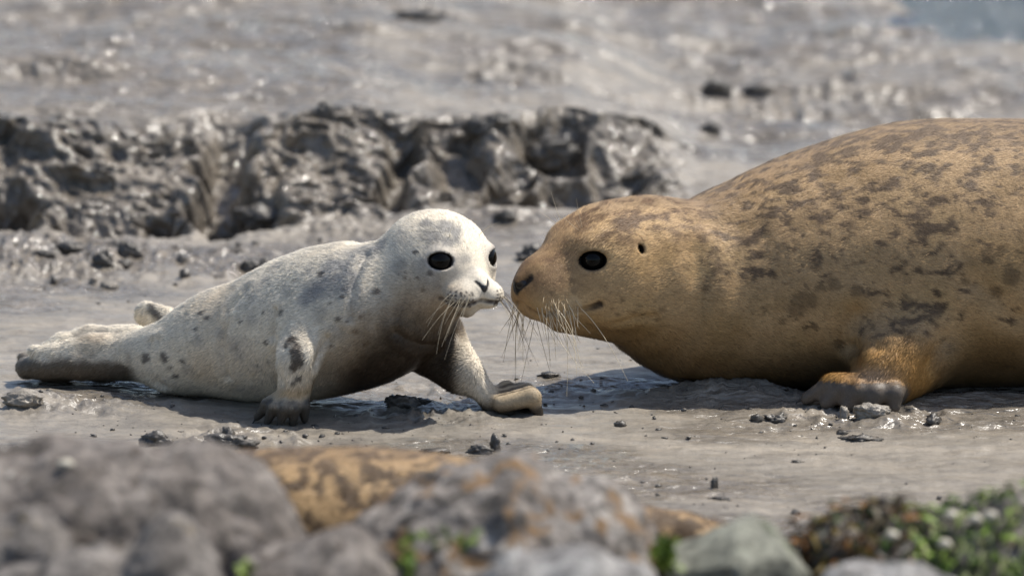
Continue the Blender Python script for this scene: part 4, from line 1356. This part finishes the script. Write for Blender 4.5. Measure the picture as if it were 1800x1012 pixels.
def moss(px, py, Y, n, spread, seed, label):
    rng = np.random.default_rng(seed)
    c = W(px, py, Y)
    VV, FF, CC = [], [], []
    for k in range(n):
        p = c + rng.normal(0, 1, 3) * np.array(spread)
        d = unit(rng.normal(0, 1, 3) + np.array([0, -.8, -.2])); s_ = unit(np.cross(d, rng.normal(0, 1, 3)))
        L = rng.uniform(.010, .022); w = L * .35
        b = len(VV); VV += [p, p + d * L * .5 + s_ * w, p + d * L, p + d * L * .5 - s_ * w]; FF.append((b, b + 1, b + 2, b + 3))
        cc = np.array([(.10, .16, .02), (.06, .10, .018), (.16, .22, .03)][rng.integers(3)]); CC += [cc] * 4
    o = mesh_obj('green_seaweed', np.array(VV) - c, np.array(FF), M_WEED, cols={'Col': np.array(CC)})
    o.location = c
    return tag(o, label, 'seaweed', None, 'stuff')


moss(718, 990, -2.66, 90, (.004, .03, .018), 331, 'green weed tuft on the left side of the dark gap')
moss(785, 945, -2.62, 30, (.03, .02, .004), 332, 'green weed fringe along the top of the dark gap')
moss(1166, 968, -2.55, 130, (.008, .02, .010), 333, 'green weed tuft at left foot of angular boulder')
moss(432, 1000, -2.78, 30, (.004, .02, .008), 334, 'green weed tuft in crevice at bottom left')


def small_stone(name, label, cat, c, r, mat, seed, jag=.35, sub=3, group=None, fr=2.2):
    bm = bmesh.new()
    bmesh.ops.create_icosphere(bm, subdivisions=sub, radius=1.0)
    V = np.array([v.co[:] for v in bm.verts]); F = np.array([[v.index for v in f.verts] for f in bm.faces])
    bm.free()
    s_ = seed * 3.7
    n = fbm(V[:, 0] * fr + s_, V[:, 1] * fr, V[:, 2] * fr, octaves=4, seed=seed, ridged=True, gain=.6)
    n2 = fbm(V[:, 0] * 1.2 + s_, V[:, 1] * 1.2, V[:, 2] * 1.2, octaves=2, seed=seed + 3)
    n3 = fbm(V[:, 0] * 5.5 + s_, V[:, 1] * 5.5, V[:, 2] * 5.5, octaves=2, seed=seed + 9)
    V = V * (1 + jag * n + jag * 1.3 * n2 + jag * .5 * n3)[:, None]
    V = V * np.array(r)
    o = mesh_obj(name, V, F, mat, smooth=jag < .3)
    o.location = np.array(c)
    if label: tag(o, label, cat, group)
    return o


M_CLODG = M_MUD
clods = [
    (229, 452, 19, 17, 'jagged dark mud clod standing highest among the clods on the left', .45),
    (182, 468, 17, 14, 'craggy black mud clod left of the highest clod', .45),
    (217, 468, 14, 7, 'low dark clod just below the highest clod on the left', .4),
    (94, 497, 6, 8, 'small upright dark clod near the left edge above the hind flipper', .35),
    (164, 501, 8, 7, 'small dark clod just left of the rounded grey lump', .45),
    (192, 510, 18, 9, 'rounded grey mud lump above the raised hind flipper', .2),
    (319, 464, 9, 9, 'pointed dark clod alone between the clods and the pup', .45),
    (324, 489, 10, 9, 'black clod at left end of the shiny puddle beside the pup', .45),
    (437, 476, 14, 10, 'dark clod above the puddle, left one of two by the pup', .45),
    (466, 474, 12, 11, 'dark clod touching the pup back line, right one of two', .4),
    (120, 448, 22, 8, 'long low dark clod under the bank at far left', .45),
    (80, 452, 16, 6, 'flat dark clod nearest the left edge below the bank', .45),
    (888, 394, 17, 11, 'ragged brown clod right of the pup head under the bank', .5),
    (934, 458, 26, 14, 'dark weedy clod on the mud right behind the adult nose', .5),
    (408, 790, 36, 12, 'wide crumbly dark clod in front of the near front flipper', .55),
    (401, 776, 11, 15, 'tall crumbly lump rising from the wide clod', .5),
    (362, 786, 11, 9, 'squat dark clod left of the wide crumbly clod', .45),
    (274, 784, 26, 15, 'pointed greenish black clod showing above the left boulder', .35),
    (871, 792, 8, 13, 'small upright dark stub above the mottled boulder', .55),
    (845, 797, 18, 8, 'low dark clod at the foot of the upright stub', .5),
    (765, 800, 26, 4, 'flat broken clod line above the golden seal back', .5),
    (1090, 751, 10, 5, 'lone dark chip on the smooth mud below the adult throat', .4),
    (1330, 744, 11, 10, 'dark mud crumb left of the muddy toes of the adult', .4),
    (1362, 742, 18, 8, 'wet shiny broken clod nearest the adult flipper toes', .5),
    (1512, 775, 30, 6, 'long dark clod on the mud below the adult flipper', .5),
    (1480, 764, 9, 5, 'small black chip at left end of the long dark clod', .45),
    (1640, 742, 12, 9, 'black weedy tuft of mud right of the adult flipper', .55),
    (1255, 859, 5, 12, 'thin upright dark spike of mud on the sandy patch', .6),
    (1266, 878, 15, 3, 'thin flat dark flake below the upright spike', .45),
    (1400, 903, 9, 4, 'dark crumb left of the brown seaweed heap', .4),
    (966, 664, 17, 5, 'thin dark flake on the mud below the adult chin', .45),
    (702, 716, 26, 12, 'dark clod in the shade under the pup chest', .45),
    (740, 712, 20, 6, 'flat dark clod beside the shaded clod under pup chest', .45),
    (570, 218, 17, 16, 'dark rounded clod on top of the bank above the pup back', .35),
    (1248, 236, 17, 13, 'dark blurred stone on the flats above the adult neck', .25),
    (1262, 172, 26, 18, 'blurred dark clod with pale glints beyond the adult neck', .5),
    (1335, 165, 24, 6, 'flat dark blurred clod right of the glinting clod', .4),
    (745, 34, 40, 8, 'long dark blurred ridge of mud near the top edge', .4),
    (965, 285, 44, 24, 'big dark blurred clod at the right end of bank', .5),
    (860, 240, 34, 18, 'dark blurred clod on the bank above the pup head', .5),
    (455, 395, 40, 14, 'blurred shiny clod fallen at the foot of the bank', .5),
    (1485, 738, 9, 15, 'upright grey mud curl under the adult flipper', .4),
    (1530, 732, 30, 11, 'grey smeared mud lump beneath the adult flipper toes', .35),
    (40, 716, 34, 14, 'grey green mud hump at left edge below the hind flipper', .3),
    (672, 384, 4, 9, 'tiny upright twig of mud left of pup head', .35),
]
for i, (px, py, hw, hh, lab, jag) in enumerate(clods):
    p = GT(px, py)
    sc = PXM * (DIST + p[1]) / DIST
    r = np.array([hw * sc * .9, hw * sc * (.5 if hw > 12 else .8), hh * sc * 1.05])
    small_stone('mud_clod', lab, 'mud clod', p + np.array([0, r[1] * .3, r[2] * .35]), r, M_MUD if 'grey' in lab else M_CLOD, 400 + i, jag, 4 if hw > 14 else 3, 'clods lying on the mud', 2.6)

# a white shell on the left boulder, pale shells in the weed
def on_rock(o, px, py, lift):
    """point of a boulder's surface seen at a photograph pixel"""
    me = o.data; v = np.empty(len(me.vertices) * 3); me.vertices.foreach_get('co', v); n = np.empty(len(v)); me.vertices.foreach_get('normal', n)
    v = v.reshape(-1, 3) + np.array(o.location); n = n.reshape(-1, 3)
    x, y, d = PX(v); m = (x - px) ** 2 + (y - py) ** 2
    k = np.where(m < 250)[0]
    if len(k) == 0: k = np.argsort(m)[:4]
    k = k[np.argmin(d[k])]
    return v[k] + n[k] * lift


small_stone('shell', 'small white shell lying on the broad left boulder', 'shell', on_rock(big, 124, 806, .004), (.013, .011, .007), M_SHELL, 501, .1, 2)
rs = random.Random(12)
for i, (px, py, lab) in enumerate(((1565, 945, 'pale shell low in the seaweed where brown meets green'), (1672, 912, 'pale oval shell high in the green seaweed, largest of them'),
                                   (1704, 920, 'pale shell just right of the largest shell in the green seaweed'), (1662, 955, 'pale shell near the bottom of the green seaweed'), (1735, 908, 'grey shell rightmost in the green seaweed'))):
    small_stone('shell', lab, 'shell', on_rock(wr, px, py, .018), (.011, .010, .008), M_SHELL, 510 + i, .12, 2, 'shells lodged in the seaweed')

# crumbs of dark mud strewn over the flat: far too many to count
rng = np.random.default_rng(77)
pts = []
for px, py, sx, sy, n in ((130, 460, 120, 18, 90), (420, 430, 140, 22, 90), (620, 400, 120, 16, 60), (880, 385, 60, 12, 30), (150, 720, 140, 22, 70), (450, 775, 160, 18, 110), (770, 725, 130, 25, 80),
                          (1000, 700, 120, 30, 40), (1300, 720, 160, 22, 60), (1520, 740, 130, 22, 70), (1250, 860, 90, 25, 40), (1000, 800, 300, 30, 50), (1500, 850, 200, 40, 30), (900, 740, 600, 60, 120), (250, 500, 250, 30, 60), (1000, 640, 60, 14, 15)):
    for k in range(int(n * .6)):
        pts.append((rng.normal(px, sx), rng.normal(py, sy)))
pts = np.array(pts); pts = pts[(pts[:, 1] > 395) & (pts[:, 1] < 930)]
gp = np.array([G(a, b)[:2] for a, b in pts])
zz_ = terrain(gp[:, 0], gp[:, 1])[2]
bm = bmesh.new(); bmesh.ops.create_icosphere(bm, subdivisions=1, radius=1.0)
SV = np.array([v.co[:] for v in bm.verts]); SF = np.array([[v.index for v in f.verts] for f in bm.faces]); bm.free()
VV, FF = [], []
for i, (g, z) in enumerate(zip(gp, zz_)):
    r = .0012 + .0038 * rng.random() ** 4
    v = SV * rng.uniform(.5, 1.5, (len(SV), 1)) * np.array([r * rng.uniform(.8, 2.2), r * rng.uniform(.8, 1.5), r * rng.uniform(.5, 1.1)])
    a = rng.uniform(0, 6.28); R = np.array([[math.cos(a), -math.sin(a), 0], [math.sin(a), math.cos(a), 0], [0, 0, 1]])
    VV.append(v @ R.T + np.array([g[0], g[1], z + r * .3])); FF.append(SF + i * len(SV))
tag(mesh_obj('mud_crumbs', np.concatenate(VV), np.concatenate(FF), M_CLOD, smooth=False), 'fine dark crumbs of mud strewn across the flat', 'mud crumbs', None, 'stuff')
print('all done')
